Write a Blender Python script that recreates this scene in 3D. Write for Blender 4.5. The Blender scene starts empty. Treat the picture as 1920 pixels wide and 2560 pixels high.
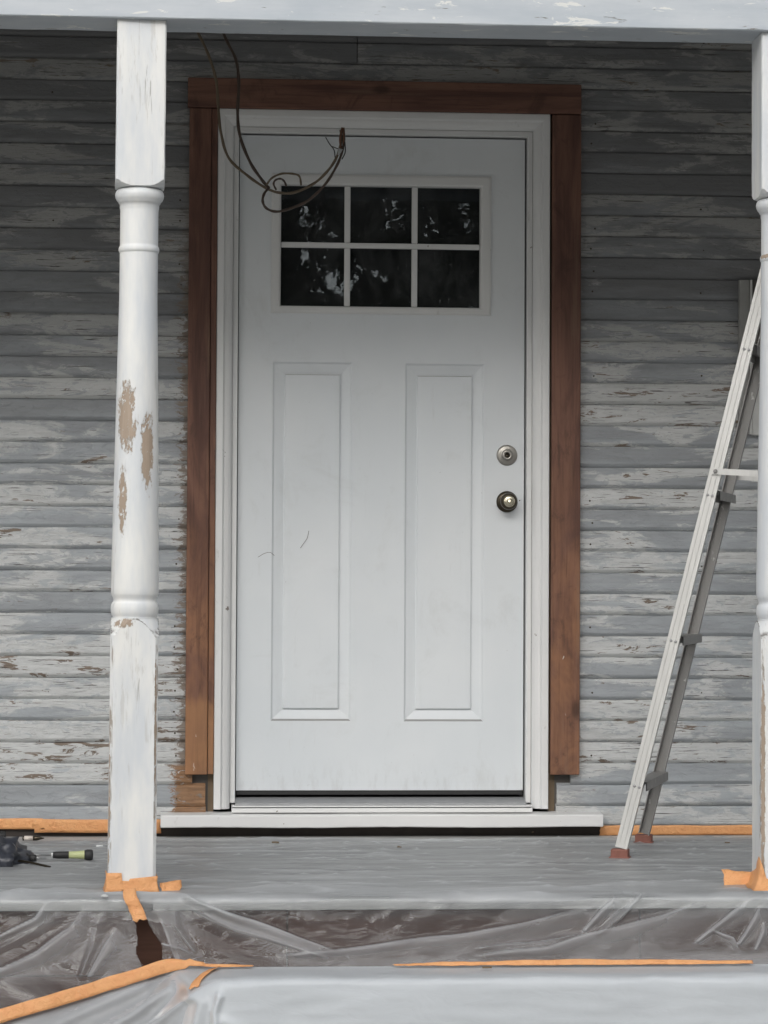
import bpy, bmesh, math, random
from mathutils import Vector, Matrix, noise as mnoise
random.seed(7)
rad = math.radians
scene = bpy.context.scene
col = scene.collection

# ------------------------------------------------------------------ camera
F_PX = 6350.0                                   # focal length in photo pixels (photo 1920 wide)
YAW, PITCH, ROLL = rad(4.0), rad(1.5), rad(0.284)
CAM = Vector((-0.562, -8.1, 0.818))
FW = Vector((math.sin(YAW) * math.cos(PITCH), math.cos(YAW) * math.cos(PITCH), math.sin(PITCH)))
RT = Vector((math.cos(YAW), -math.sin(YAW), 0))
UP = RT.cross(FW)
RT, UP = math.cos(ROLL) * RT + math.sin(ROLL) * UP, -math.sin(ROLL) * RT + math.cos(ROLL) * UP
cam_d = bpy.data.cameras.new('camera')
cam_d.sensor_fit = 'HORIZONTAL'
cam_d.sensor_width = 36
cam_d.lens = 36 * F_PX / 1920
cam_d.clip_end = 2000
cam = bpy.data.objects.new('camera', cam_d)
col.objects.link(cam)
M = Matrix.Identity(4)
for i in range(3):
    M[i][0], M[i][1], M[i][2], M[i][3] = RT[i], UP[i], -FW[i], CAM[i]
cam.matrix_world = M
scene.camera = cam

# ------------------------------------------------------------------ sky, sun, exposure (overcast day)
SUN_EL, SUN_AZ = rad(28), rad(-14)              # azimuth measured from straight in front of the house
world = bpy.data.worlds.new('World')
scene.world = world
world.use_nodes = True
wn = world.node_tree
wn.nodes.clear()
sky = wn.nodes.new('ShaderNodeTexSky')
sky.sky_type = 'NISHITA'
sky.sun_disc = False
sky.sun_elevation = SUN_EL
sky.sun_rotation = math.pi - SUN_AZ
sky.air_density = 1.0
sky.dust_density = 4.0
hs = wn.nodes.new('ShaderNodeHueSaturation')
hs.inputs['Saturation'].default_value = 0.25
bg = wn.nodes.new('ShaderNodeBackground')
bg.inputs['Strength'].default_value = 0.10
wo = wn.nodes.new('ShaderNodeOutputWorld')
wn.links.new(sky.outputs[0], hs.inputs['Color'])
wn.links.new(hs.outputs[0], bg.inputs[0])
wn.links.new(bg.outputs[0], wo.inputs[0])
sun_d = bpy.data.lights.new('sun', 'SUN')
sun_d.energy = 1.35
sun_d.angle = rad(80)
sun_d.color = (1.0, 0.99, 0.975)
sun = bpy.data.objects.new('sun', sun_d)
col.objects.link(sun)
sdir = Vector((math.sin(SUN_AZ) * math.cos(SUN_EL), -math.cos(SUN_AZ) * math.cos(SUN_EL), math.sin(SUN_EL)))
sun.rotation_euler = sdir.to_track_quat('Z', 'Y').to_euler()
sun.location = sdir * 20
scene.view_settings.view_transform = 'Standard'
scene.view_settings.look = 'None'
scene.view_settings.exposure = 0.66
scene.view_settings.gamma = 1.0
scene.view_settings.use_curve_mapping = False
scene.cycles.transparent_max_bounces = 10
scene.cycles.max_bounces = 6

# ------------------------------------------------------------------ helpers
def at(px, py, y):
    """point of the plane y = const that the photo shows at (px, py)"""
    d = FW + RT * ((px - 960) / F_PX) - UP * ((py - 1280) / F_PX)
    return CAM + d * ((y - CAM.y) / d.y)

def on_floor(px, py, z=0.0):
    d = FW + RT * ((px - 960) / F_PX) - UP * ((py - 1280) / F_PX)
    return CAM + d * ((z - CAM.z) / d.z)

def sstep(a, b, x):
    t = max(0.0, min(1.0, (x - a) / (b - a)))
    return t * t * (3 - 2 * t)

def mesh_obj(name, verts, faces, mat, parent=None, loc=(0, 0, 0), smooth=False):
    me = bpy.data.meshes.new(name)
    me.from_pydata([tuple(v) for v in verts], [], faces)
    bm = bmesh.new(); bm.from_mesh(me)
    bmesh.ops.recalc_face_normals(bm, faces=bm.faces)
    bm.to_mesh(me); bm.free()
    if smooth:
        me.polygons.foreach_set('use_smooth', [True] * len(me.polygons))
    if mat: me.materials.append(mat)
    o = bpy.data.objects.new(name, me)
    col.objects.link(o)
    o.location = loc
    if parent: o.parent = parent
    return o

def bm_obj(name, bm, mat, parent=None, loc=(0, 0, 0), smooth=False):
    bmesh.ops.recalc_face_normals(bm, faces=bm.faces)
    me = bpy.data.meshes.new(name)
    bm.to_mesh(me); bm.free()
    if smooth:
        me.polygons.foreach_set('use_smooth', [True] * len(me.polygons))
    if mat: me.materials.append(mat)
    o = bpy.data.objects.new(name, me)
    col.objects.link(o)
    o.location = loc
    if parent: o.parent = parent
    return o

def add_box(bm, x0, x1, y0, y1, z0, z1, bev=0.0, seg=2, mat=None):
    r = bmesh.ops.create_cube(bm, size=1.0)
    vs = r['verts']
    for v in vs:
        v.co = Vector(((x0 + x1) / 2 + v.co.x * (x1 - x0), (y0 + y1) / 2 + v.co.y * (y1 - y0), (z0 + z1) / 2 + v.co.z * (z1 - z0)))
        if mat: v.co = mat @ v.co
    if bev > 0:
        es = list({e for v in vs for e in v.link_edges})
        bmesh.ops.bevel(bm, geom=es, offset=bev, segments=seg, affect='EDGES', profile=0.5)

def box(name, x0, x1, y0, y1, z0, z1, mat, parent=None, bev=0.0015):
    """box whose origin is its own centre"""
    bm = bmesh.new()
    cx, cy, cz = (x0 + x1) / 2, (y0 + y1) / 2, (z0 + z1) / 2
    add_box(bm, x0 - cx, x1 - cx, y0 - cy, y1 - cy, z0 - cz, z1 - cz, bev)
    return bm_obj(name, bm, mat, parent, (cx, cy, cz))

def tag(o, label=None, cat=None, group=None, kind=None):
    if label: o['label'] = label
    if cat: o['category'] = cat
    if group: o['group'] = group
    if kind: o['kind'] = kind
    return o

def empty(name, loc=(0, 0, 0), **kw):
    o = bpy.data.objects.new(name, None)
    o.empty_display_size = 0.1
    col.objects.link(o)
    o.location = loc
    return tag(o, **kw)

def tube(bm, pts, radii, sides=8, caps=True, flat=1.0):
    """swept tube through pts"""
    pts = [Vector(p) for p in pts]
    n = len(pts)
    if not hasattr(radii, '__len__'): radii = [radii] * n
    rings = []
    t0 = (pts[1] - pts[0]).normalized()
    nrm = t0.orthogonal().normalized()
    for i, p in enumerate(pts):
        t = (pts[min(i + 1, n - 1)] - pts[max(i - 1, 0)])
        t = t.normalized() if t.length > 1e-9 else t0
        nrm = (nrm - t * nrm.dot(t))
        nrm = nrm.normalized() if nrm.length > 1e-6 else t.orthogonal().normalized()
        b = t.cross(nrm)
        rings.append([bm.verts.new(p + (nrm * math.cos(a) + b * math.sin(a) * flat) * radii[i])
                      for a in [2 * math.pi * k / sides for k in range(sides)]])
    for i in range(n - 1):
        for k in range(sides):
            bm.faces.new((rings[i][k], rings[i][(k + 1) % sides], rings[i + 1][(k + 1) % sides], rings[i + 1][k]))
    if caps:
        bm.faces.new(rings[0][::-1]); bm.faces.new(rings[-1])

def spline(pts, n=8):
    """Catmull-Rom through pts"""
    P = [Vector(p) for p in pts]
    P = [P[0] * 2 - P[1]] + P + [P[-1] * 2 - P[-2]]
    out = []
    for i in range(1, len(P) - 2):
        for k in range(n):
            t = k / n
            a, b, c, d = P[i - 1], P[i], P[i + 1], P[i + 2]
            out.append(0.5 * ((2 * b) + (c - a) * t + (2 * a - 5 * b + 4 * c - d) * t * t + (3 * b - a - 3 * c + d) * t ** 3))
    out.append(P[-2])
    return out

def lathe(bm, prof, axis_o, axis='y', sides=32):
    """revolve (r, h) profile; h runs along -y (out of the wall) or +z"""
    rings = []
    for r, h in prof:
        ring = []
        for k in range(sides):
            a = 2 * math.pi * k / sides
            if axis == 'y':
                ring.append(bm.verts.new(Vector(axis_o) + Vector((r * math.cos(a), -h, r * math.sin(a)))))
            else:
                ring.append(bm.verts.new(Vector(axis_o) + Vector((r * math.cos(a), r * math.sin(a), h))))
        rings.append(ring)
    for i in range(len(rings) - 1):
        for k in range(sides):
            bm.faces.new((rings[i][k], rings[i][(k + 1) % sides], rings[i + 1][(k + 1) % sides], rings[i + 1][k]))
    bm.faces.new(rings[-1])
    bm.faces.new(rings[0][::-1])

# ------------------------------------------------------------------ node helpers
class NT:
    def __init__(self, name):
        self.mat = bpy.data.materials.new(name)
        self.mat.use_nodes = True
        self.t = self.mat.node_tree
        self.t.nodes.clear()
        self.out = self.t.nodes.new('ShaderNodeOutputMaterial')
    def put(self, inp, v):
        if v is None: return
        if isinstance(v, bpy.types.NodeSocket): self.t.links.new(v, inp)
        elif hasattr(v, '__len__') and inp.type == 'RGBA' and len(v) == 3: inp.default_value = (*v, 1)
        else: inp.default_value = v
    def node(self, typ, ins=None, **props):
        n = self.t.nodes.new(typ)
        for k, v in props.items(): setattr(n, k, v)
        for k, v in (ins or {}).items(): self.put(n.inputs[k], v)
        return n
    def math(self, op, a, b=None, c=None, clamp=False):
        n = self.node('ShaderNodeMath', {0: a}, operation=op, use_clamp=clamp)
        self.put(n.inputs[1], b); self.put(n.inputs[2], c)
        return n.outputs[0]
    def vec(self, op, a, b):
        return self.node('ShaderNodeVectorMath', {0: a, 1: b}, operation=op).outputs[0]
    def pos(self):
        return self.node('ShaderNodeNewGeometry').outputs['Position']
    def obj(self):
        return self.node('ShaderNodeTexCoord').outputs['Object']
    def rnd(self):
        return self.node('ShaderNodeObjectInfo').outputs['Random']
    def shifted(self, p):
        r = self.rnd()
        return self.vec('ADD', p, self.vec('MULTIPLY', self.node('ShaderNodeCombineXYZ', {0: r, 1: r, 2: r}).outputs[0], (37.3, 11.1, 53.7)))
    def xyz(self, v):
        n = self.node('ShaderNodeSeparateXYZ', {0: v})
        return n.outputs[0], n.outputs[1], n.outputs[2]
    def noise(self, v, sc=(1, 1, 1), detail=5, rough=0.6, dist=0.0):
        v = self.vec('MULTIPLY', v, sc)
        return self.node('ShaderNodeTexNoise', {'Vector': v, 'Scale': 1.0, 'Detail': detail, 'Roughness': rough, 'Distortion': dist}).outputs[0]
    def ramp(self, f, a, b, lo=0.0, hi=1.0):
        return self.node('ShaderNodeMapRange', {0: f, 1: a, 2: b, 3: lo, 4: hi}, interpolation_type='SMOOTHSTEP').outputs[0]
    def mix(self, f, a, b):
        n = self.node('ShaderNodeMix', data_type='RGBA')
        self.put(n.inputs[0], f); self.put(n.inputs[6], a); self.put(n.inputs[7], b)
        return n.outputs[2]
    def bump(self, h, strength=0.5, dist=0.002, normal=None):
        n = self.node('ShaderNodeBump', {'Height': h, 'Strength': strength, 'Distance': dist})
        if normal: self.put(n.inputs['Normal'], normal)
        return n.outputs[0]
    def principled(self, color, rough=0.6, metal=0.0, normal=None, spec=0.5, **kw):
        n = self.node('ShaderNodeBsdfPrincipled', {'Base Color': color, 'Roughness': rough, 'Metallic': metal, 'Specular IOR Level': spec})
        if normal: self.put(n.inputs['Normal'], normal)
        for k, v in kw.items(): self.put(n.inputs[k], v)
        return n.outputs[0]
    def done(self, sh):
        self.t.links.new(sh, self.out.inputs[0])
        return self.mat

def blob(nt, p, c, r, nz):
    """soft mask of an ellipsoid with a ragged edge"""
    d = nt.vec('SUBTRACT', p, c)
    d = nt.vec('DIVIDE', d, r)
    l = nt.node('ShaderNodeVectorMath', {0: d}, operation='LENGTH').outputs['Value']
    l = nt.math('ADD', l, nz)
    return nt.ramp(l, 1.05, 0.80)

# ------------------------------------------------------------------ materials
def m_siding():
    t = NT('weathered_siding_paint')
    p = t.pos(); v = t.shifted(p)
    x, y, z = t.xyz(p)
    ax = t.math('ABSOLUTE', x)
    rn = t.rnd()
    big = t.noise(v, (1.1, 1, 3.0), 2, 0.5)
    tone = t.noise(v, (2.2, 1, 16), 5, 0.65)
    streak = t.noise(v, (4, 1, 150), 4, 0.6, 0.3)
    # grey topcoat with porch shade painted in: dark at the top, paler lower down
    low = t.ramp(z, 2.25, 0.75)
    shade_tone = t.math('ADD', t.math('MULTIPLY', low, 0.75), t.math('MULTIPLY', t.math('SUBTRACT', tone, 0.5), 1.1))
    shade_tone = t.math('ADD', shade_tone, t.math('MULTIPLY', t.math('SUBTRACT', rn, 0.5), 0.30), clamp=True)
    base = t.mix(shade_tone, (0.160, 0.163, 0.168), (0.395, 0.425, 0.450))
    base = t.mix(t.ramp(streak, 0.45, 0.75, 0, 0.25), base, (0.24, 0.24, 0.235))
    # older white coat showing where the grey has worn through
    reg = t.noise(v, (3.2, 1, 15), 4, 0.6, 0.8)
    reg = t.math('ADD', reg, t.math('MULTIPLY', t.math('SUBTRACT', big, 0.5), 0.5))
    reg = t.math('ADD', reg, t.math('MULTIPLY', t.math('SUBTRACT', rn, 0.52), 0.24))
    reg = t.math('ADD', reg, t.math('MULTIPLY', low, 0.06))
    fine = t.noise(v, (24, 1, 62), 6, 0.70, 0.9)
    soft = t.ramp(reg, 0.47, 0.60)
    flake = t.ramp(t.math('ADD', fine, t.math('MULTIPLY', t.math('SUBTRACT', reg, 0.5), 1.1)), 0.535, 0.565)
    wm = t.math('MULTIPLY', soft, t.math('ADD', 0.26, t.math('MULTIPLY', flake, 0.74)))
    wcol = t.mix(t.noise(v, (16, 1, 120), 5, 0.65), (0.37, 0.38, 0.385), (0.64, 0.65, 0.64))
    wcol = t.mix(t.ramp(low, 0.0, 1.0, 0.75, 0.0), wcol, (0.24, 0.238, 0.23))  # old white darkened higher up too: porch shade put into the colour
    c = t.mix(wm, base, wcol)
    # bare wood
    n2 = t.noise(t.vec('ADD', v, (5.2, 0, 9.1)), (8, 1, 40), 7, 0.68, 0.8)
    n2 = t.math('ADD', n2, t.math('MULTIPLY', t.math('SUBTRACT', reg, 0.5), 0.50))
    edge = t.ramp(t.math('ADD', ax, t.math('MULTIPLY', t.math('SUBTRACT', fine, 0.5), 0.20)), 0.652, 0.632)
    edge = t.math('MULTIPLY', edge, t.ramp(z, 2.2, 1.6))
    bm_ = t.ramp(n2, 0.68, 0.71)
    bm_ = t.math('MAXIMUM', bm_, t.math('MULTIPLY', edge, t.ramp(x, 0.1, -0.1, 0.15, 0.9)))
    # stripped boards below the left end of the casing
    raw = t.math('MULTIPLY', t.ramp(t.math('ADD', x, t.math('MULTIPLY', t.math('SUBTRACT', fine, 0.5), 0.20)), -0.668, -0.650), t.ramp(z, 0.235, 0.215))
    raw = t.math('MULTIPLY', raw, t.math('LESS_THAN', x, -0.2))
    raw = t.math('MULTIPLY', raw, t.ramp(fine, 0.62, 0.58))
    grain = t.noise(v, (6, 1, 190), 4, 0.6)
    wood = t.mix(grain, (0.09, 0.07, 0.055), (0.27, 0.215, 0.17))
    tan = t.mix(grain, (0.13, 0.065, 0.032), (0.38, 0.225, 0.125))
    c = t.mix(bm_, c, wood)
    c = t.mix(raw, c, tan)
    # cracks along the grain, more in old paint
    n3 = t.noise(v, (10, 1, 330), 3, 0.55, 0.35)
    cr = t.math('MULTIPLY', t.ramp(n3, 0.615, 0.665), t.ramp(reg, 0.42, 0.62, 0.08, 0.95))
    c = t.mix(cr, c, (0.05, 0.043, 0.037))
    dirt_reflect = t.ramp(t.noise(v, (3, 1, 30), 6, 0.72), 0.53, 0.75)  # plain dirt on the boards
    c = t.mix(t.math('MULTIPLY', dirt_reflect, 0.30), c, (0.13, 0.127, 0.122))
    h = t.math('ADD', t.math('MULTIPLY', t.ramp(fine, 0.50, 0.58), -0.5), t.math('MULTIPLY', grain, 0.45))
    return t.done(t.principled(c, 0.62, normal=t.bump(h, 0.9, 0.0014), spec=0.35))

def m_white_post(blobs=()):
    t = NT('peeling_white_paint')
    p = t.pos(); v = t.shifted(p)
    tone = t.noise(v, (14, 14, 3), 4, 0.6)
    c = t.mix(t.ramp(tone, 0.3, 0.7), (0.62, 0.65, 0.68), (0.79, 0.79, 0.765))
    n = t.noise(v, (70, 70, 9), 6, 0.65, 0.3)
    big = t.noise(v, (5, 5, 2.2), 3, 0.5)
    s = t.ramp(t.math('ADD', n, t.math('MULTIPLY', t.math('SUBTRACT', big, 0.5), 0.5)), 0.60, 0.70)
    c = t.mix(t.math('MULTIPLY', s, 0.42), c, (0.47, 0.46, 0.43))
    crack = t.ramp(t.noise(v, (160, 160, 7), 3, 0.5, 0.2), 0.66, 0.70)
    crack = t.math('MULTIPLY', crack, t.ramp(big, 0.47, 0.64, 0.0, 0.75))
    c = t.mix(t.math('MULTIPLY', crack, 0.8), c, (0.20, 0.18, 0.16))
    h = t.math('MULTIPLY', crack, -0.7)
    nz = t.math('MULTIPLY', t.math('SUBTRACT', t.noise(v, (90, 90, 36), 8, 0.74), 0.5), 3.0)
    wood = t.mix(t.noise(v, (120, 120, 10), 4, 0.6), (0.29, 0.225, 0.17), (0.47, 0.38, 0.30))
    ob = t.obj()
    ox, oy, oz = t.xyz(ob)
    rad_ = t.math('SQRT', t.math('ADD', t.math('MULTIPLY', ox, ox), t.math('MULTIPLY', oy, oy)))
    gap = t.math('SUBTRACT', t.math('SUBTRACT', 0.0905, t.math('MULTIPLY', t.math('SUBTRACT', oz, 0.646), 0.44)), rad_)
    zone = t.math('MULTIPLY', t.ramp(oz, 0.636, 0.642), t.ramp(oz, 0.7135, 0.7115))
    rag_ = t.noise(v, (40, 40, 40), 4, 0.6)
    arch = t.math('MULTIPLY', t.math('MULTIPLY', t.ramp(t.math('ABSOLUTE', gap), 0.0017, 0.0009), zone), t.ramp(rag_, 0.42, 0.60, 0.0, 0.8))
    low_ = t.ramp(oz, 0.65, 0.63)
    cor = t.ramp(t.math('ADD', t.math('ABSOLUTE', ox), t.math('ABSOLUTE', oy)), 0.1150, 0.1166)
    cor = t.math('MULTIPLY', t.math('MULTIPLY', cor, low_), t.ramp(t.noise(v, (30, 30, 9), 5, 0.7), 0.44, 0.52))
    c = t.mix(t.math('MULTIPLY', cor, 0.8), c, (0.26, 0.215, 0.17))
    c = t.mix(arch, c, (0.10, 0.085, 0.07))
    h = t.math('SUBTRACT', h, arch)
    for c0, r0 in blobs:
        b = blob(t, p, c0, r0, nz)
        b = t.math('MULTIPLY', b, t.ramp(t.noise(v, (55, 55, 34), 4, 0.6, 0.6), 0.66, 0.62))
        c = t.mix(b, c, wood)
        h = t.math('SUBTRACT', h, b)
    return t.done(t.principled(c, 0.5, normal=t.bump(h, 0.7, 0.0016), spec=0.4))

def m_beam():
    t = NT('worn_pale_blue_paint')
    p = t.pos()
    tone = t.noise(p, (2.5, 6, 16), 5, 0.65)
    c = t.mix(t.ramp(tone, 0.3, 0.7), (0.43, 0.475, 0.52), (0.53, 0.565, 0.60))
    n = t.noise(p, (9, 20, 38), 6, 0.66, 0.6)
    c = t.mix(t.math('MULTIPLY', t.ramp(n, 0.60, 0.64), 0.7), c, (0.76, 0.76, 0.72))
    cr = t.ramp(t.noise(p, (11, 40, 75), 6, 0.64, 0.5), 0.655, 0.685)
    c = t.mix(t.math('MULTIPLY', cr, 0.85), c, (0.19, 0.165, 0.13))
    return t.done(t.principled(c, 0.55, normal=t.bump(t.math('MULTIPLY', cr, -1.0), 0.8, 0.0015), spec=0.4))

def m_door():
    t = NT('white_primed_door')
    p = t.pos()
    tone = t.noise(p, (1.6, 1, 1.2), 4, 0.55)
    c = t.mix(t.ramp(tone, 0.3, 0.7), (0.655, 0.69, 0.715), (0.725, 0.75, 0.765))
    s = t.ramp(t.noise(p, (26, 5, 4), 6, 0.7), 0.60, 0.8)
    c = t.mix(t.math('MULTIPLY', s, 0.25), c, (0.42, 0.42, 0.40))
    spk = t.ramp(t.noise(p, (130, 20, 110), 2, 0.5), 0.77, 0.82)
    c = t.mix(t.math('MULTIPLY', spk, 0.35), c, (0.22, 0.21, 0.20))
    x, y, z = t.xyz(p)
    sc = t.math('MULTIPLY', t.ramp(t.noise(p, (40, 5, 12), 5, 0.7), 0.45, 0.7), t.ramp(z, 0.26, 0.14))
    c = t.mix(t.math('MULTIPLY', sc, 0.18), c, (0.30, 0.28, 0.26))
    nzv = t.xyz(t.node('ShaderNodeNewGeometry').outputs['Normal'])[2]
    c = t.mix(t.ramp(nzv, 0.35, 0.65, 0, 0.8), c, (0.20, 0.195, 0.185))          # dust lying on ledges
    sm = t.ramp(t.noise(p, (5, 3, 4), 6, 0.7, 0.8), 0.52, 0.72, 0, 0.16)
    c = t.mix(sm, c, (0.40, 0.40, 0.37))                                             # faint hand grime
    gr = t.noise(p, (700, 60, 60), 2, 0.5)
    return t.done(t.principled(c, 0.46, normal=t.bump(gr, 0.06, 0.0006), spec=0.45))

def m_trim_white(name='white_painted_trim', a=(0.66, 0.665, 0.665), b=(0.75, 0.75, 0.74)):
    t = NT(name)
    p = t.pos(); v = t.shifted(p)
    c = t.mix(t.noise(v, (5, 5, 5), 5, 0.6), a, b)
    sc = t.ramp(t.noise(v, (30, 18, 14), 6, 0.7), 0.63, 0.74)
    c = t.mix(t.math('MULTIPLY', sc, 0.35), c, (0.36, 0.35, 0.32))
    ch = t.ramp(t.noise(v, (42, 30, 26), 4, 0.6), 0.72, 0.74)
    c = t.mix(ch, c, (0.20, 0.17, 0.14))
    return t.done(t.principled(c, 0.45, normal=t.bump(t.math('MULTIPLY', ch, -1), 0.4, 0.001), spec=0.45))

def m_brown(name, vertical):
    t = NT(name)
    p = t.pos(); v = t.shifted(p)
    sc = (26, 10, 1.6) if vertical else (1.6, 10, 26)
    fine = (150, 30, 5) if vertical else (5, 30, 150)
    broad = t.noise(v, (sc[0] * .5, 4, sc[2] * 1.3) if vertical else (sc[0], 4, sc[2] * .5), 5, 0.6, 0.8)
    g = t.noise(v, fine, 4, 0.6, 0.35)
    c = t.mix(t.ramp(broad, 0.3, 0.7), (0.086, 0.040, 0.030), (0.196, 0.098, 0.067))
    worn = t.math('MULTIPLY', t.ramp(t.xyz(p)[2], 1.5, 0.3), t.ramp(t.noise(v, (7, 4, 3.2), 5, 0.65, 0.6), 0.35, 0.65))
    c = t.mix(t.math('MULTIPLY', worn, 0.85), c, (0.30, 0.145, 0.074))
    c = t.mix(t.ramp(t.noise(v, (11, 4, 7), 6, 0.7, 1.0), 0.54, 0.68, 0, 0.6), c, (0.070, 0.034, 0.025))
    c = t.mix(t.math('MULTIPLY', t.ramp(g, 0.50, 0.70), 0.45), c, (0.060, 0.029, 0.020))
    c = t.mix(t.math('MULTIPLY', t.ramp(t.noise(v, sc, 5, 0.65), 0.56, 0.72), 0.5), c, (0.20, 0.125, 0.085))
    kv = t.vec('MULTIPLY', v, (9, 0.01, 4.2) if vertical else (4.2, 0.01, 9))
    vo = t.node('ShaderNodeTexVoronoi', {'Vector': kv, 'Scale': 1.0}, voronoi_dimensions='3D')
    kn = t.ramp(t.math('ADD', vo.outputs['Distance'], t.math('MULTIPLY', g, 0.08)), 0.22, 0.10)
    kn = t.math('MULTIPLY', kn, t.math('GREATER_THAN', t.node('ShaderNodeSeparateColor', {0: vo.outputs['Color']}).outputs[0], 0.25))
    c = t.mix(t.math('MULTIPLY', kn, 0.75), c, (0.045, 0.022, 0.015))
    # spots of old white paint
    x, y, z = t.xyz(p)
    sp = t.noise(v, (46, 10, 15), 3, 0.5)
    sp = t.math('ADD', sp, t.ramp(z, 1.0, 0.2, 0.0, 0.05))
    spm = t.ramp(sp, 0.765, 0.785)
    c = t.mix(t.math('MULTIPLY', spm, 0.8), c, (0.62, 0.58, 0.53))
    # rubbed paler wood near the lower end
    if vertical:
        pale = t.math('MULTIPLY', t.ramp(t.math('ADD', z, t.math('MULTIPLY', broad, 0.12)), 0.52, 0.47), t.ramp(x, 0.1, -0.1))
        c = t.mix(t.math('MULTIPLY', pale, 0.5), c, (0.36, 0.185, 0.085))
        st = t.ramp(t.noise(v, (55, 8, 2.5), 4, 0.6), 0.64, 0.70)
        c = t.mix(t.math('MULTIPLY', t.math('MULTIPLY', st, pale), 0.7), c, (0.55, 0.47, 0.40))
    h = t.math('SUBTRACT', t.math('MULTIPLY', g, 0.5), kn)
    return t.done(t.principled(c, 0.6, normal=t.bump(h, 0.9, 0.002), spec=0.35))

def m_plain(name, c1, c2, rough=0.6, metal=0.0, sc=20, spec=0.5, bump=0.0):
    t = NT(name)
    p = t.obj()
    n = t.noise(p, (sc, sc, sc), 5, 0.6)
    c = t.mix(n, c1, c2)
    return t.done(t.principled(c, rough, metal, normal=t.bump(n, bump, 0.001) if bump else None, spec=spec))

def m_floor():
    t = NT('weathered_grey_floorboards')
    p = t.pos(); v = t.shifted(p)
    a = t.noise(v, (1.6, 14, 4), 5, 0.65, 0.4)
    c = t.mix(t.ramp(a, 0.3, 0.7), (0.31, 0.315, 0.31), (0.54, 0.545, 0.53))
    g = t.noise(v, (3.5, 60, 6), 4, 0.6, 0.3)
    c = t.mix(t.math('MULTIPLY', t.ramp(g, 0.55, 0.62), 0.9), c, (0.09, 0.085, 0.08))
    c = t.mix(t.ramp(t.rnd(), 0.0, 1.0, 0.0, 0.30), c, (0.20, 0.202, 0.198))
    oyy = t.math('ABSOLUTE', t.xyz(t.obj())[1])
    c = t.mix(t.math('MULTIPLY', t.ramp(oyy, 0.036, 0.046), 0.7), c, (0.075, 0.07, 0.066))
    w = t.ramp(t.noise(v, (6, 40, 6), 6, 0.7, 0.5), 0.60, 0.66)
    c = t.mix(t.math('MULTIPLY', w, 0.6), c, (0.50, 0.50, 0.48))
    return t.done(t.principled(c, 0.6, normal=t.bump(g, 0.5, 0.0012), spec=0.4))

def m_riser():
    t = NT('dark_brown_skirt_boards')
    p = t.pos(); v = t.shifted(p)
    g = t.noise(v, (4, 4, 70), 5, 0.6, 0.3)
    c = t.mix(g, (0.030, 0.015, 0.010), (0.085, 0.040, 0.027))
    return t.done(t.principled(c, 0.7, normal=t.bump(g, 0.4, 0.001), spec=0.2))

def m_film(name, base, vary, tint, crease, rough=0.22, veins=0.02):
    """clear polyethylene: see-through, milky where it is creased or doubled"""
    t = NT(name)
    p = t.pos()
    at_ = t.node('ShaderNodeAttribute', attribute_name='crease').outputs['Fac']
    n = t.noise(p, (3.2, 3.2, 9), 4, 0.6, 0.8)
    f2 = t.noise(p, (22, 9, 34), 5, 0.65, 0.6)
    m = t.math('ADD', base, t.math('MULTIPLY', t.math('SUBTRACT', n, 0.5), vary))
    m = t.math('ADD', m, t.math('MULTIPLY', t.math('SUBTRACT', f2, 0.5), vary * 0.6))
    m = t.math('ADD', m, t.math('MULTIPLY', at_, crease), clamp=True)
    ck = t.noise(t.vec('ADD', p, (3.3, 1.1, 7.7)), (11, 16, 26), 3, 0.5, 1.6)
    nor = t.bump(ck, 0.35 if veins else 0.12, 0.010)
    dif = t.node('ShaderNodeBsdfDiffuse', {'Color': tint, 'Normal': nor}).outputs[0]
    trl = t.node('ShaderNodeBsdfTranslucent', {'Color': tint, 'Normal': nor}).outputs[0]
    body = t.node('ShaderNodeMixShader', {0: 0.3, 1: dif, 2: trl}).outputs[0]
    tr = t.node('ShaderNodeBsdfTransparent', {'Color': (0.96, 0.97, 0.98, 1)}).outputs[0]
    s = t.node('ShaderNodeMixShader', {0: m, 1: tr, 2: body}).outputs[0]
    flat_ = t.xyz(t.node('ShaderNodeNewGeometry').outputs['Normal'])[2]
    gl = t.node('ShaderNodeBsdfGlossy', {'Color': (1, 1, 1, 1), 'Roughness': t.ramp(flat_, 0.45, 0.85, rough, 0.38), 'Normal': nor}).outputs[0]
    fr = t.math('MULTIPLY', t.node('ShaderNodeFresnel', {'IOR': 1.42, 'Normal': nor}).outputs[0], t.ramp(flat_, 0.45, 0.85, 0.7, 0.28))
    return t.done(t.node('ShaderNodeMixShader', {0: fr, 1: s, 2: gl}).outputs[0])

def m_tape():
    t = NT('orange_masking_tape')
    p = t.pos()
    n = t.noise(p, (24, 24, 24), 5, 0.6)
    cr = t.noise(p, (60, 60, 60), 4, 0.65, 1.0)
    c = t.mix(n, (0.68, 0.29, 0.115), (0.80, 0.44, 0.20))
    c = t.mix(t.ramp(t.noise(p, (90, 90, 90), 4, 0.7), 0.62, 0.72, 0, 0.5), c, (0.55, 0.40, 0.28))
    c = t.mix(t.math('MULTIPLY', t.ramp(cr, 0.58, 0.75), 0.4), c, (0.55, 0.22, 0.08))
    return t.done(t.principled(c, 0.5, normal=t.bump(cr, 0.9, 0.006), spec=0.4))

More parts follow.
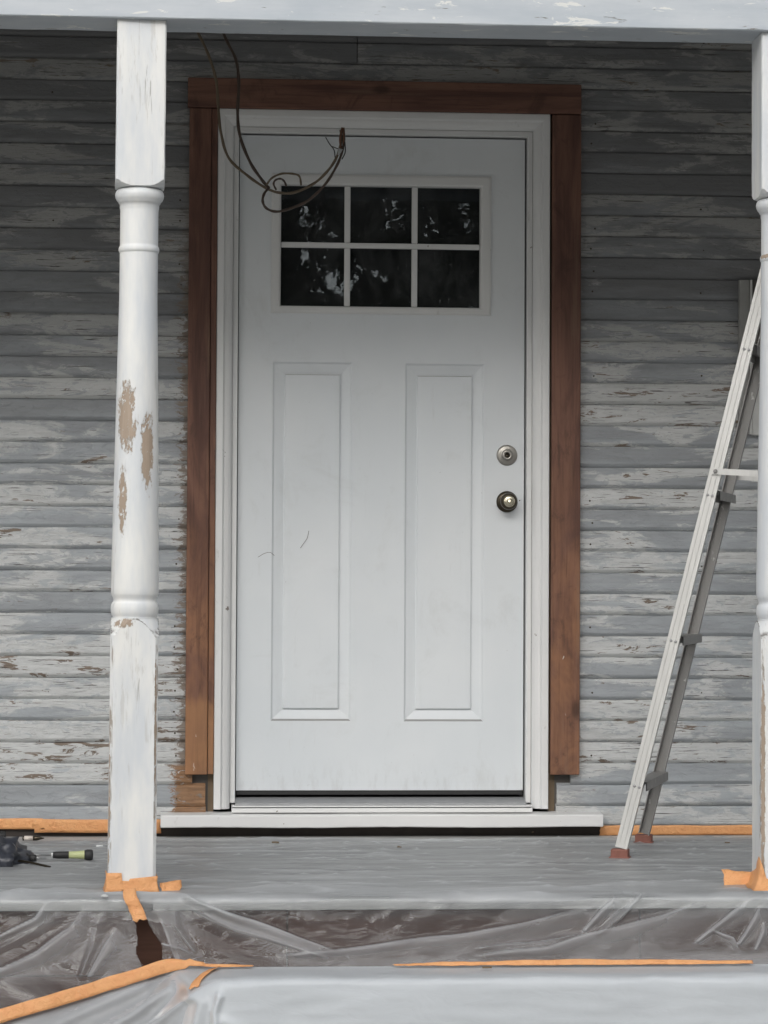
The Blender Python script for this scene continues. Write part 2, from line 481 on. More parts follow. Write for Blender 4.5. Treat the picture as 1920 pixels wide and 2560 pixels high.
def m_glass():
    t = NT('window_glass')
    p = t.pos()
    nor = t.bump(t.noise(p, (6, 6, 6), 3, 0.5), 0.12, 0.004)
    tr = t.node('ShaderNodeBsdfTransparent', {'Color': (0.55, 0.58, 0.58, 1)}).outputs[0]
    gl = t.node('ShaderNodeBsdfGlossy', {'Color': (0.36, 0.40, 0.43, 1), 'Roughness': 0.012, 'Normal': nor}).outputs[0]
    fr = t.node('ShaderNodeFresnel', {'IOR': 1.5, 'Normal': nor}).outputs[0]
    reflect_haze = t.ramp(t.noise(p, (9, 9, 7), 5, 0.7, 1.0), 0.40, 0.70, 0.030, 0.095)  # grey tree reflections painted as a mottled pale veil
    dirt_reflect = t.math('ADD', reflect_haze, t.ramp(t.noise(p, (48, 20, 30), 6, 0.72, 2.5), 0.60, 0.72, 0.0, 0.30))  # flecks painted in for leaf and sky reflections
    film = t.node('ShaderNodeBsdfDiffuse', {'Color': (0.5, 0.52, 0.53, 1)}).outputs[0]  # diffuse layer carrying the painted reflections
    tr = t.node('ShaderNodeMixShader', {0: dirt_reflect, 1: tr, 2: film}).outputs[0]
    return t.done(t.node('ShaderNodeMixShader', {0: fr, 1: tr, 2: gl}).outputs[0])

def m_alu(name, a, b, rough):
    t = NT(name)
    p = t.obj()
    n = t.noise(p, (60, 60, 3), 5, 0.6)
    sp = t.ramp(t.noise(p, (40, 40, 22), 4, 0.6), 0.64, 0.72)
    c = t.mix(n, a, b)
    c = t.mix(t.math('MULTIPLY', sp, 0.75), c, (0.72, 0.72, 0.70))
    return t.done(t.principled(c, rough, 0.7, normal=t.bump(n, 0.2, 0.0006)))

MAT = {
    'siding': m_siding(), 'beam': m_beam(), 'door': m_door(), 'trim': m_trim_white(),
    'lite': m_trim_white('white_lite_frame', (0.66, 0.665, 0.66), (0.72, 0.72, 0.71)),
    'brown_v': m_brown('brown_stained_wood_upright', True), 'brown_h': m_brown('brown_stained_wood_level', False),
    'floor': m_floor(), 'riser': m_riser(), 'tape': m_tape(), 'glass': m_glass(),
    'film': m_film('clear_plastic_film', 0.055, 0.10, (0.82, 0.845, 0.87, 1), 0.80, 0.09),
    'film2': m_film('milky_plastic_film', 0.88, 0.10, (0.78, 0.825, 0.865, 1), 0.25, 0.3, 0.0),
    'black': m_plain('black_rubber', (0.012, 0.012, 0.013), (0.03, 0.03, 0.03), 0.6),
    'dark': m_plain('dark_void_timber', (0.030, 0.025, 0.022), (0.065, 0.054, 0.047), 0.9),
    'alu_grey': m_plain('grey_threshold', (0.30, 0.31, 0.32), (0.42, 0.43, 0.44), 0.4, 0.3),
    'bronze': m_plain('dark_bronze', (0.045, 0.038, 0.028), (0.09, 0.075, 0.055), 0.32, 0.9),
    'brass': m_plain('pale_brass', (0.62, 0.56, 0.42), (0.75, 0.70, 0.56), 0.22, 1.0),
    'nickel': m_plain('satin_nickel', (0.32, 0.31, 0.28), (0.42, 0.40, 0.37), 0.38, 0.85),
    'ladder': m_alu('ladder_aluminium', (0.50, 0.50, 0.49), (0.66, 0.66, 0.64), 0.45),
    'ladder_dull': m_alu('ladder_aluminium_dull', (0.24, 0.235, 0.23), (0.33, 0.325, 0.315), 0.55),
    'red_foot': m_plain('worn_red_rubber', (0.14, 0.05, 0.035), (0.30, 0.13, 0.10), 0.75, sc=60),
    'cable_tan': m_plain('tan_cable_jacket', (0.075, 0.055, 0.035), (0.16, 0.12, 0.075), 0.5, sc=14),
    'cable_brown': m_plain('brown_cable_jacket', (0.035, 0.024, 0.018), (0.085, 0.055, 0.04), 0.5, sc=14),
    'copper': m_plain('tarnished_copper', (0.10, 0.05, 0.03), (0.18, 0.09, 0.055), 0.5, 0.5),
    'ceiling': m_plain('whitewashed_ceiling_boards', (0.58, 0.58, 0.57), (0.70, 0.70, 0.68), 0.7, sc=4),
    'oldpaint': m_plain('old_grey_paint', (0.20, 0.20, 0.19), (0.34, 0.34, 0.325), 0.7, sc=16, bump=0.4),
    'oldwhite': m_plain('old_white_paint', (0.40, 0.41, 0.40), (0.55, 0.55, 0.53), 0.65, sc=22, bump=0.4),
    'olddark': m_plain('old_dark_board', (0.06, 0.055, 0.05), (0.13, 0.12, 0.11), 0.8, sc=16),
    'green': m_plain('pale_green_handle', (0.42, 0.46, 0.22), (0.52, 0.55, 0.30), 0.45),
    'steel': m_plain('tool_steel', (0.35, 0.35, 0.36), (0.5, 0.5, 0.5), 0.35, 0.9),
    'cream': m_plain('cream_plastic', (0.55, 0.48, 0.42), (0.66, 0.60, 0.54), 0.5),
    'navy': m_plain('navy_black_cloth', (0.003, 0.004, 0.007), (0.060, 0.066, 0.085), 0.35, sc=55, bump=1.0),
    'chip': m_plain('white_paint_chip', (0.62, 0.64, 0.64), (0.75, 0.76, 0.75), 0.6),
    'fleck': m_plain('brown_wood_fleck', (0.12, 0.085, 0.05), (0.2, 0.15, 0.1), 0.8),
    'room': m_plain('dim_room', (0.10, 0.10, 0.10), (0.15, 0.15, 0.15), 0.9, sc=2),
    'ground': m_plain('dry_gravel_yard', (0.27, 0.26, 0.235), (0.38, 0.37, 0.34), 0.95, sc=1.3),
    'path': m_plain('concrete_path', (0.30, 0.295, 0.28), (0.40, 0.39, 0.375), 0.9, sc=6),
    'bark': m_plain('bark', (0.05, 0.04, 0.03), (0.11, 0.09, 0.07), 0.9, sc=8),
    'leaf': m_plain('leaves', (0.03, 0.055, 0.015), (0.07, 0.11, 0.035), 0.6, sc=1.2),
    'roof': m_plain('roof_shingle', (0.06, 0.058, 0.055), (0.1, 0.1, 0.1), 0.9, sc=10),
}

# ------------------------------------------------------------------ ground
GZ = -0.70
W = 3.4                                        # half length of the porch that is built
g = mesh_obj('ground', [(-300, -300, GZ), (300, -300, GZ), (300, 300, GZ), (-300, 300, GZ)], [(0, 1, 2, 3)], MAT['ground'])
tag(g, kind='structure')
g = mesh_obj('front_path', [(-0.6, -14, GZ + .006), (1.9, -14, GZ + .006), (1.9, -2.0, GZ + .006), (-0.6, -2.0, GZ + .006)], [(0, 1, 2, 3)], MAT['path'])
tag(g, kind='structure')

# ------------------------------------------------------------------ house wall with siding boards
PITCHZ = 0.0678
Z0 = 0.093
wall = empty('house_wall', (0, 0, 0), label='weathered grey clapboard house wall with flaking paint around the door', cat='wall')
box('sheathing', -W, -0.552, 0.0, 0.09, 0.076, 2.75, MAT['olddark'], wall, 0)
box('sheathing', 0.556, W, 0.0, 0.09, 0.076, 2.75, MAT['olddark'], wall, 0)
box('sheathing', -0.552, 0.556, 0.0, 0.09, 2.32, 2.75, MAT['olddark'], wall, 0)

box('foundation_timber', -0.72, 0.72, -0.004, 0.09, -0.20, 0.074, MAT['dark'], wall, 0)
box('foundation_timber', -W, -0.721, -0.005, 0.09, -0.20, 0.074, MAT['dark'], wall, 0)
box('foundation_timber', 0.721, W, -0.005, 0.09, -0.20, 0.074, MAT['dark'], wall, 0)

def siding_board(x0, x1, z0, seed):
    rr = random.Random(seed)
    n = max(2, int((x1 - x0) / 0.05))
    ph = [rr.uniform(0, 6.28) for _ in range(4)]
    prof = [(0.0, 0.0014), (-0.0095, 0.0010), (-0.0115, 0.0018), (-0.0158, 0.0070), (-0.0186, 0.0112), (-0.0192, 0.0150), (-0.0182, 0.0300),
            (-0.0166, 0.0540), (-0.0156, PITCHZ - 0.0045), (-0.0136, PITCHZ - 0.0016), (-0.0082, PITCHZ + 0.0006), (-0.0080, PITCHZ + 0.006), (0.0, PITCHZ + 0.006)]
    tilt = rr.uniform(-0.0006, 0.0006)
    off = rr.uniform(-0.0012, 0.0008)
    vs, fs = [], []
    for i in range(n + 1):
        x = x0 + (x1 - x0) * i / n
        wy = 0.0009 * math.sin(x * 3.1 + ph[0]) + 0.0006 * math.sin(x * 9.7 + ph[1]) + off
        wz = 0.0008 * math.sin(x * 2.3 + ph[2]) + 0.0005 * math.sin(x * 13 + ph[3]) + tilt * (x - x0)
        chip = 0.002 * max(0, mnoise.noise(Vector((x * 7, seed * 1.7, 0))) - 0.25)
        for k, (py, pz) in enumerate(prof):
            vs.append((x - x0, (py + wy) if py < 0 else 0.0, pz + wz + (chip * 2 if k in (1, 2, 3) else 0)))
    m = len(prof)
    for i in range(n):
        for k in range(m - 1):
            fs.append((i * m + k, (i + 1) * m + k, (i + 1) * m + k + 1, i * m + k + 1))
    fs.append(tuple(range(m))); fs.append(tuple(range(n * m, n * m + m))[::-1])
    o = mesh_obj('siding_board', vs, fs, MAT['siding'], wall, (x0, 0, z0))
    return o

ROWS = 37
nail_me = None
def nail_head(x, z):
    global nail_me
    if nail_me is None:
        bm = bmesh.new(); lathe(bm, [(0.0032, 0), (0.0032, 0.0008), (0.0015, 0.0014), (0.0003, 0.0014)], (0, 0, 0), 'y', 8)
        o = bm_obj('nail_head', bm, MAT['bronze'], wall, (x, -0.0178, z)); nail_me = o.data
        return
    o = bpy.data.objects.new('nail_head', nail_me); col.objects.link(o); o.parent = wall; o.location = (x, -0.0178, z)
for k in range(-1, ROWS):
    z0 = Z0 + k * PITCHZ
    rr = random.Random(100 + k)
    if z0 > 2.38:                              # rows running over the door
        cuts = [-W] + ([-0.09] if k in (ROWS - 1, ROWS - 2) else [rr.choice((-1, 1)) * rr.uniform(1.3, 2.6)]) + [W]
        segs = [(cuts[i] + (0.0015 if i else 0), cuts[i + 1] - (0.0015 if i < len(cuts) - 2 else 0)) for i in range(len(cuts) - 1)]
    else:
        inn = 0.60 if z0 > 0.16 else 0.557
        segs = []
        j = rr.uniform(-2.9, -1.3); segs += [(-W, j - .001), (j + .001, -inn - rr.uniform(0, .006))]
        j = rr.uniform(1.4, 3.0); segs += [(inn + rr.uniform(0, .006), j - .001), (j + .001, W)]
    for s, (a, b) in enumerate(segs):
        if k == -1 and (-0.75 < (a + b) / 2 < 0.75): continue
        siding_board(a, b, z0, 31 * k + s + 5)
        for xn in (-1.06, -0.655, 0.672, 1.03):
            if a < xn < b and rr.random() < 0.45: nail_head(xn + rr.uniform(-.008, .008), z0 + 0.024 + rr.uniform(-.004, .006))

for xa, xb in ((-0.5555, -0.5345), (0.5365, 0.5575)):
    box('frame_packer', xa, xb, 0.002, 0.09, 0.076, 2.31, MAT['fleck'], wall, 0)
# ------------------------------------------------------------------ room behind the glass
bm = bmesh.new()
add_box(bm, -1.6, 1.6, 0.10, 3.2, 0.05, 2.6)
room = bm_obj('room_interior', bm, MAT['room'])
tag(room, kind='structure')
# opening in the front of the room
me = room.data
bm = bmesh.new(); bm.from_mesh(me)
for fc in list(bm.faces):
    if abs(fc.calc_center_median().y - 0.10) < 1e-4: bm.faces.remove(fc)
bm.to_mesh(me); bm.free()

# ------------------------------------------------------------------ brown casing around the door
cas = empty('door_casing', (0, -0.01, 0.196), label='brown stained rough timber casing boards framing the white door', cat='door casing')
def cbox(name, x0, x1, y0, y1, z0, z1, mat, parent, bev=0.002):
    o = box(name, x0, x1, y0, y1, z0, z1, mat, None, bev)
    o.parent = parent
    o.matrix_parent_inverse = Matrix.Translation(-Vector(parent.location))
    return o
cbox('head_board', -0.630, 0.6305, -0.046, -0.019, 2.312, 2.407, MAT['brown_h'], cas, 0.003)
cbox('side_board', -0.624, -0.554, -0.042, -0.019, 0.196, 2.310, MAT['brown_v'], cas, 0.003)
cbox('side_strip', -0.5525, -0.5345, -0.039, -0.019, 0.197, 2.310, MAT['brown_v'], cas, 0.002)
cbox('side_board', 0.5375, 0.631, -0.042, -0.019, 0.195, 2.310, MAT['brown_v'], cas, 0.003)

# ------------------------------------------------------------------ white door frame
frame = empty('door_frame', (0, 0, 0.085), label='white moulded door frame with sill strips set inside the brown casing', cat='door frame')
def add_sub(o, parent):
    o.parent = parent
    o.matrix_parent_inverse = Matrix.Translation(-Vector(parent.location))
    return o
def moulding(name, prof, xl, xr, zt, zb, which, mat, parent):
    """mitred frame member; prof = (u outwards from the opening, y)"""
    vs, fs = [], []
    m = len(prof)
    if which == 'left':   ends = [lambda u: (xl - u, zb), lambda u: (xl - u, zt + u)]
    elif which == 'right': ends = [lambda u: (xr + u, zb), lambda u: (xr + u, zt + u)]
    elif which == 'head': ends = [lambda u: (xl - u, zt + u), lambda u: (xr + u, zt + u)]
    else: ends = [lambda u: (xl - u, zb - u), lambda u: (xr + u, zb - u)]
    for e in ends:
        for u, y in prof:
            x, z = e(u); vs.append((x, y, z))
    for k in range(m):
        fs.append((k, (k + 1) % m, m + (k + 1) % m, m + k))
    fs.append(tuple(range(m))); fs.append(tuple(range(m, 2 * m))[::-1])
    o = mesh_obj(name, vs, fs, mat)
    return add_sub(o, parent)
XL, XR, ZT = -0.4655, 0.4635, 2.2435
jamb = [(0.0, 0.085), (0.0, 0.006), (0.0015, 0.004), (0.015, 0.004), (0.017, 0.006), (0.017, 0.085)]
mould = [(0.0175, 0.05), (0.0175, -0.006), (0.020, -0.010), (0.023, -0.014), (0.028, -0.019), (0.036, -0.023), (0.042, -0.024),
         (0.044, -0.030), (0.047, -0.034), (0.066, -0.0345), (0.068, -0.033), (0.068, 0.05)]
for w_ in ('left', 'right', 'head'):
    moulding('jamb', jamb, XL, XR, ZT, 0.103, w_, MAT['trim'], frame)
    moulding('brick_mould', mould, XL, XR, ZT, 0.086, w_, MAT['trim'], frame)
# stop and weather strip behind the gap
moulding('weather_strip', [(-0.012, 0.083), (-0.012, 0.068), (0.0, 0.068), (0.0, 0.083)], XL, XR, ZT, 0.10, 'right', MAT['black'], frame)
moulding('weather_strip', [(-0.012, 0.083), (-0.012, 0.068), (0.0, 0.068), (0.0, 0.083)], XL, XR, ZT, 0.10, 'left', MAT['black'], frame)
moulding('weather_strip', [(-0.012, 0.083), (-0.012, 0.068), (0.0, 0.068), (0.0, 0.083)], XL, XR, ZT, 0.10, 'head', MAT['black'], frame)
# threshold
XA, XB = -0.4645, 0.4625
add_sub(mesh_obj('threshold', [(XA, -0.028, 0.1045), (XB, -0.028, 0.1045), (XB, 0.034, 0.1175), (XA, 0.034, 0.1175),
                               (XA, -0.028, 0.098), (XB, -0.028, 0.098), (XB, 0.085, 0.098), (XA, 0.085, 0.098), (XA, 0.085, 0.1175), (XB, 0.085, 0.1175)],
                 [(0, 1, 2, 3), (0, 4, 5, 1), (4, 7, 6, 5), (3, 2, 9, 8), (8, 9, 6, 7), (0, 3, 8, 7, 4), (1, 5, 6, 9, 2)], MAT['alu_grey']), frame)
add_sub(box('nosing_strip', -0.4765, 0.4795, -0.046, 0.08, 0.0935, 0.0975, MAT['trim'], None, 0.001), frame)
add_sub(box('sub_sill', -0.4765, 0.4795, -0.050, 0.08, 0.0765, 0.0905, MAT['trim'], None, 0.0015), frame)
add_sub(box('dark_filler', -0.475, 0.478, -0.030, 0.07, 0.0905, 0.0935, MAT['black'], None, 0), frame)

# ------------------------------------------------------------------ door
DX0, DX1, DZ0, DZ1, DY = -0.4625, 0.4580, 0.1405, 2.2385, 0.030
door = empty('front_door', (0, DY, DZ0), label='white panelled front door with six small window panes', cat='door')
WX0, WX1, WZ0, WZ1 = -0.350, 0.340, 1.677, 2.107             # hole for the window
PL = (-0.353, -0.098, 0.362, 1.511)
PR = (0.073, 0.328, 0.361, 1.510)
xs = [DX0, WX0, PL[1], PR[0], PR[1], WX1, DX1]
xs = sorted([DX0, DX1, WX0, WX1, PL[0], PL[1], PR[0], PR[1]])
zs = sorted([DZ0, DZ1, WZ0, WZ1, PL[2], PL[3], PR[2], PR[3]])
vs, fs = [], []
for z in zs:
    for x in xs: vs.append((x, DY, z))
nx = len(xs)
def inside(x, z):
    for a, b, c, d in ((WX0, WX1, WZ0, WZ1), PL, PR):
        if a < x < b and c < z < d: return True
    return False
for j in range(len(zs) - 1):
    for i in range(nx - 1):
        if not inside((xs[i] + xs[i + 1]) / 2, (zs[j] + zs[j + 1]) / 2):
            fs.append((j * nx + i, j * nx + i + 1, (j + 1) * nx + i + 1, (j + 1) * nx + i))
# edges of the slab and of the window hole
def wallring(r, y0, y1):
    a, b, c, d = r
    k = len(vs)
    for y in (y0, y1): vs.extend([(a, y, c), (b, y, c), (b, y, d), (a, y, d)])
    for i in range(4): fs.append((k + i, k + (i + 1) % 4, k + 4 + (i + 1) % 4, k + 4 + i))
wallring((DX0, DX1, DZ0, DZ1), DY, DY + 0.037)
wallring((WX0, WX1, WZ0, WZ1), DY, DY + 0.037)
add_sub(mesh_obj('slab', vs, fs, MAT['door']), door)
def panel(r):
    a, b, c, d = r
    steps = [(0, 0), (0.0060, 0.0060), (0.012, 0.0072), (0.0365, 0.0135), (0.0385, 0.0135), (0.0392, 0.0065), (0.0415, 0.0050), (0.055, 0.0045)]
    v, f = [], []
    for u, dy in steps:
        v += [(a + u, DY + dy, c + u), (b - u, DY + dy, c + u), (b - u, DY + dy, d - u), (a + u, DY + dy, d - u)]
    for s in range(len(steps) - 1):
        for i in range(4): f.append((s * 4 + i, s * 4 + (i + 1) % 4, s * 4 + 4 + (i + 1) % 4, s * 4 + 4 + i))
    k = (len(steps) - 1) * 4
    f.append((k, k + 1, k + 2, k + 3))
    return add_sub(mesh_obj('raised_panel', v, f, MAT['door']), door)
panel(PL); panel(PR)
GX0, GX1, GZ0, GZ1 = -0.329, 0.312, 1.692, 2.079
# window frame: four mitred sides
def frame_side(i):
    o_ = [(-0.360, 1.667), (0.349, 1.667), (0.349, 2.117), (-0.360, 2.117)]
    n_ = [(GX0, GZ0), (GX1, GZ0), (GX1, GZ1), (GX0, GZ1)]
    lay = [(0.0, DY - 0.0005), (0.03, DY - 0.006), (0.22, DY - 0.0095), (0.75, DY - 0.0095), (0.93, DY - 0.006), (1.0, DY + 0.006), (1.0, DY + 0.02)]
    v, f = [], []
    for q, y in lay:
        for c in (i, (i + 1) % 4):
            v.append((o_[c][0] + (n_[c][0] - o_[c][0]) * q, y, o_[c][1] + (n_[c][1] - o_[c][1]) * q))
    for s in range(len(lay) - 1): f.append((s * 2, s * 2 + 1, s * 2 + 3, s * 2 + 2))
    return mesh_obj('frame_side', v, f, MAT['lite'])
win = bpy.data.objects.new('window', None); col.objects.link(win); add_sub(win, door)
win.empty_display_size = 0.05
win.location = (0, DY, GZ0)
bpy.context.view_layer.update()
def win_sub(o):
    o.parent = win
    o.matrix_parent_inverse = Matrix.Translation(-Vector((0, DY, GZ0)))
    return o
for i in range(4): win_sub(frame_side(i))
MUX = [(-0.1255, -0.1065), (0.0915, 0.1105)]
MUZ = (1.879, 1.8965)
def muntin(x0, x1, z0, z1, name='muntin'):
    o = box(name, x0, x1, DY - 0.002, DY + 0.0095, z0, z1, MAT['lite'], None, 0.003)
    return win_sub(o)
muntin(GX0, GX1, *MUZ)
for a, b in MUX:
    muntin(a, b, GZ0, MUZ[0] - 0.0003); muntin(a, b, MUZ[1] + 0.0003, GZ1)
xsg = [(GX0 - .004, MUX[0][0] + .004), (MUX[0][1] - .004, MUX[1][0] + .004), (MUX[1][1] - .004, GX1 + .004)]
zsg = [(GZ0 - .004, MUZ[0] + .004), (MUZ[1] - .004, GZ1 + .004)]
for a, b in xsg:
    for c, d in zsg:
        o = mesh_obj('pane', [(a, DY + .012, c), (b, DY + .012, c), (b, DY + .012, d), (a, DY + .012, d), (a, DY + .016, c), (b, DY + .016, c), (b, DY + .016, d), (a, DY + .016, d)],
                     [(0, 1, 2, 3), (4, 7, 6, 5), (0, 4, 5, 1), (1, 5, 6, 2), (2, 6, 7, 3), (3, 7, 4, 0)], MAT['glass'])
        win_sub(o)
# black sweep under the door
add_sub(box('door_sweep', DX0 + .001, DX1 - .001, DY + 0.004, DY + 0.034, 0.1255, 0.1402, MAT['black'], None, 0.002), door)
for q in ([(772, 1327), (768, 1345), (760, 1357), (751, 1370)], [(645, 1393), (660, 1384), (675, 1381), (686, 1389)]):
    bm = bmesh.new()
    tube(bm, spline([at(a, b, DY - 0.0002) for a, b in q], 4), 0.0007, 5)
    add_sub(bm_obj('scratch', bm, MAT['bronze']), door)
# deadbolt
def dsub(name, prof, c, mat, parent=None, sides=40):
    bm = bmesh.new(); lathe(bm, prof, (0, 0, 0), 'y', sides)
    o = bm_obj(name, bm, mat, None, c, True)
    o.parent = parent or door
    bpy.context.view_layer.update()
    o.matrix_parent_inverse = (parent or door).matrix_world.inverted()
    return o
DB = (0.4025, DY, 1.217)
db = dsub('deadbolt', [(0.0335, 0.0), (0.0335, 0.003), (0.032, 0.0055), (0.029, 0.0075), (0.022, 0.0085), (0.0165, 0.009), (0.0162, 0.013), (0.0148, 0.0148), (0.009, 0.015), (0.0085, 0.0135), (0.0, 0.0135)], DB, MAT['nickel'])
bpy.context.view_layer.update()
dsub('key_cylinder', [(0.0082, 0.0), (0.0082, 0.0008), (0.0, 0.0010)], (DB[0], DY - 0.0136, DB[2] - 0.0005), MAT['bronze'], db, 20)
# knob
KN = (0.403, DY, 1.067)
kn = dsub('door_knob', [(0.0345, 0.0), (0.0345, 0.003), (0.033, 0.006), (0.028, 0.009), (0.018, 0.011), (0.0125, 0.013), (0.0118, 0.028), (0.0145, 0.033), (0.0215, 0.038), (0.0262, 0.045),
                        (0.0275, 0.052), (0.0262, 0.059), (0.0225, 0.0645), (0.019, 0.0665), (0.0185, 0.0655), (0.0, 0.0655)], KN, MAT['bronze'])
dsub('knob_face', [(0.0183, 0.0), (0.0183, 0.0016), (0.0165, 0.0034), (0.012, 0.0052), (0.006, 0.0058), (0.0, 0.0060)], (KN[0], DY - 0.0656, KN[2]), MAT['brass'], kn)
dsub('strike_screw', [(0.002, 0.0), (0.002, 0.0012), (0.0, 0.0014)], (0.4445, DY, 1.071), MAT['bronze'], None, 12)

# ------------------------------------------------------------------ door sill plank
sill = mesh_obj('door_sill', [], [], None)
bpy.data.objects.remove(sill)
bm = bmesh.new()
n = 40
prof = [(-0.082, 0.033), (-0.084, 0.036), (-0.084, 0.068), (-0.081, 0.0715), (0.0, 0.0755), (0.0, 0.033)]
rings = []
for i in range(n + 1):
    x = -0.699 + 1.400 * i / n
    dz = 0.0012 * math.sin(i * 0.37) + 0.0005 * random.uniform(-1, 1)
    rings.append([bm.verts.new((x, y, z - 0.033 + (dz if z < 0.05 else dz * 0.5))) for y, z in prof])
for i in range(n):
    for k in range(len(prof)):
        bm.faces.new((rings[i][k], rings[i][(k + 1) % 6], rings[i + 1][(k + 1) % 6], rings[i + 1][k]))
bm.faces.new(rings[0][::-1]); bm.faces.new(rings[-1])
sill = bm_obj('door_sill', bm, MAT['trim'], None, (0, 0, 0.033))
tag(sill, 'long white painted wooden sill plank running under the door frame', 'door sill')

# ------------------------------------------------------------------ porch floor, skirt, step
pf = empty('porch_floor', (0, -0.8, 0)); tag(pf, kind='structure')
yb = -0.006
k = 0
while yb > -1.60:
    w_ = 0.0965
    ya = max(yb - w_, -1.602)
    rr = random.Random(k)
    cuts = [-W, rr.uniform(-2.5, 2.5), W]
    for a, b in ((cuts[0], cuts[1] - .001), (cuts[1] + .001, cuts[2])):
        o = box('floorboard', a, b, ya, yb - 0.006, -0.028, rr.uniform(-0.0022, 0.0), MAT['floor'], None, 0.002)
        o.parent = pf; o.matrix_parent_inverse = Matrix.Translation(-Vector(pf.location))
    yb -= w_ + 0.0; k += 1
o = box('floor_joists', -W, W, -1.55, -0.01, -0.16, -0.030, MAT['dark'], None, 0)
o.parent = pf; o.matrix_parent_inverse = Matrix.Translation(-Vector(pf.location))

skirt = empty('porch_skirt', (0, -1.57, GZ), label='dark brown boarded porch skirt seen through the clear plastic', cat='porch skirt')
xx = -W; k = 0
while xx < W:
    rr = random.Random(k + 50)
    wd = rr.uniform(0.5, 0.95)
    for zt, zb in ((-0.030, -0.195), (-0.198, -0.36), (-0.363, -0.53), (-0.533, GZ)):
        o = box('skirt_board', xx + .0015, min(xx + wd, W) - .0015, -1.572 - rr.uniform(0, .003), -1.552, zb, zt, MAT['riser'], None, 0.002)
        o.parent = skirt; o.matrix_parent_inverse = Matrix.Translation(-Vector(skirt.location))
    xx += wd; k += 1

steps = empty('porch_steps', (0.9, -1.8, GZ), label='wide wooden porch steps hidden under milky plastic', cat='steps')
for (y0, y1, z0, z1) in ((-1.785, -1.576, GZ, -0.178), (-2.04, -1.787, GZ, -0.352), (-2.29, -2.042, GZ, -0.526)):
    o = box('step', -0.52, 2.3, y0, y1, z0, z1, MAT['floor'], None, 0.006)
    o.parent = steps; o.matrix_parent_inverse = Matrix.Translation(-Vector(steps.location))

# ------------------------------------------------------------------ porch beam, ceiling, roof
bm = bmesh.new()
n = 90
rings = []
prof = [(-1.516, 2.268), (-1.519, 2.271), (-1.519, 2.50), (-1.353, 2.50), (-1.353, 2.270), (-1.355, 2.268)]
for i in range(n + 1):
    x = -W + 2 * W * i / n
    ring = []
    for q, (y, z) in enumerate(prof):
        dz = 0.0016 * mnoise.noise(Vector((x * 9, q * 2.0, 0))) if q in (0, 1, 5) else 0
        ring.append(bm.verts.new((x, y, z + dz - 2.268)))
    rings.append(ring)
for i in range(n):
    for q in range(6):
        bm.faces.new((rings[i][q], rings[i][(q + 1) % 6], rings[i + 1][(q + 1) % 6], rings[i + 1][q]))
bm.faces.new(rings[0][::-1]); bm.faces.new(rings[-1])
beam = bm_obj('porch_beam', bm, MAT['beam'], None, (0, 0, 2.268))
tag(beam, 'long pale blue flaking porch beam carried on the turned posts', 'beam')

roof = empty('porch_roof', (0, -0.85, 2.5), label='shingled porch roof with boarded ceiling above the beam', cat='roof')
for i in range(18):
    o = box('ceiling_board', -W, W, -1.353 + i * 0.0755 + 0.001, -1.353 + (i + 1) * 0.0755 - 0.001, 2.64, 2.655, MAT['ceiling'], None, 0)
    o.parent = roof; o.matrix_parent_inverse = Matrix.Translation(-Vector(roof.location))
for nm, v, mt in (('roof_deck', [(-W, -1.60, 2.66), (W, -1.60, 2.66), (W, 0.1, 3.25), (-W, 0.1, 3.25)], 'roof'),):
    v2 = v + [(a, b, c - 0.05) for a, b, c in v]
    o = mesh_obj(nm, v2, [(0, 1, 2, 3), (7, 6, 5, 4), (0, 4, 5, 1), (1, 5, 6, 2), (2, 6, 7, 3), (3, 7, 4, 0)], MAT[mt])
    o.parent = roof; o.matrix_parent_inverse = Matrix.Translation(-Vector(roof.location))
o = box('fascia', -W, W, -1.545, -1.5205, 2.47, 2.60, MAT['beam'], None, 0)
o.parent = roof; o.matrix_parent_inverse = Matrix.Translation(-Vector(roof.location))
o = box('top_plate', -W, W, -1.519, -1.353, 2.502, 2.60, MAT['dark'], None, 0)
o.parent = roof; o.matrix_parent_inverse = Matrix.Translation(-Vector(roof.location))

# ------------------------------------------------------------------ turned posts
def post_sections():
    """(z, R) profile of the turned part; R large = the square blank is left"""
    big = 0.2
    up = [(2.2675, big), (1.862, big), (1.858, 0.0915), (1.850, 0.0875), (1.842, 0.080), (1.836, 0.0715), (1.834, 0.060)]
    sh = [(1.834, 0.050), (1.832, 0.056), (1.829, 0.0600), (1.824, 0.0628), (1.817, 0.0640), (1.810, 0.0628), (1.804, 0.0600), (1.799, 0.0555), (1.7955, 0.0545), (1.7945, 0.0520), (1.784, 0.0515),
          (1.781, 0.0505), (1.775, 0.0485), (1.755, 0.0478), (1.72, 0.0476), (1.688, 0.0484), (1.6835, 0.0492), (1.6815, 0.0520), (1.677, 0.0532), (1.672, 0.0532), (1.668, 0.0518), (1.6665, 0.0492), (1.664, 0.0482), (1.60, 0.0488)]
    for i in range(1, 26):
        tt = i / 26
        sh.append((1.60 - tt * (1.60 - 0.79), 0.0488 + 0.0137 * tt ** 0.9))
    sh += [(0.790, 0.0622), (0.776, 0.0620), (0.770, 0.0600), (0.765, 0.0570), (0.759, 0.0555), (0.7545, 0.0560), (0.752, 0.0585), (0.747, 0.0610), (0.741, 0.0622), (0.735, 0.0624), (0.728, 0.0618), (0.721, 0.0602), (0.716, 0.0575), (0.714, 0.0570), (0.712, 0.0600)]
    lo = [(0.712, 0.0600), (0.7115, 0.0622), (0.706, 0.0640), (0.699, 0.0672), (0.690, 0.0715), (0.680, 0.0765), (0.668, 0.0825), (0.656, 0.0880), (0.648, 0.0905), (0.644, big), (0.0, big)]
    return up, sh, lo
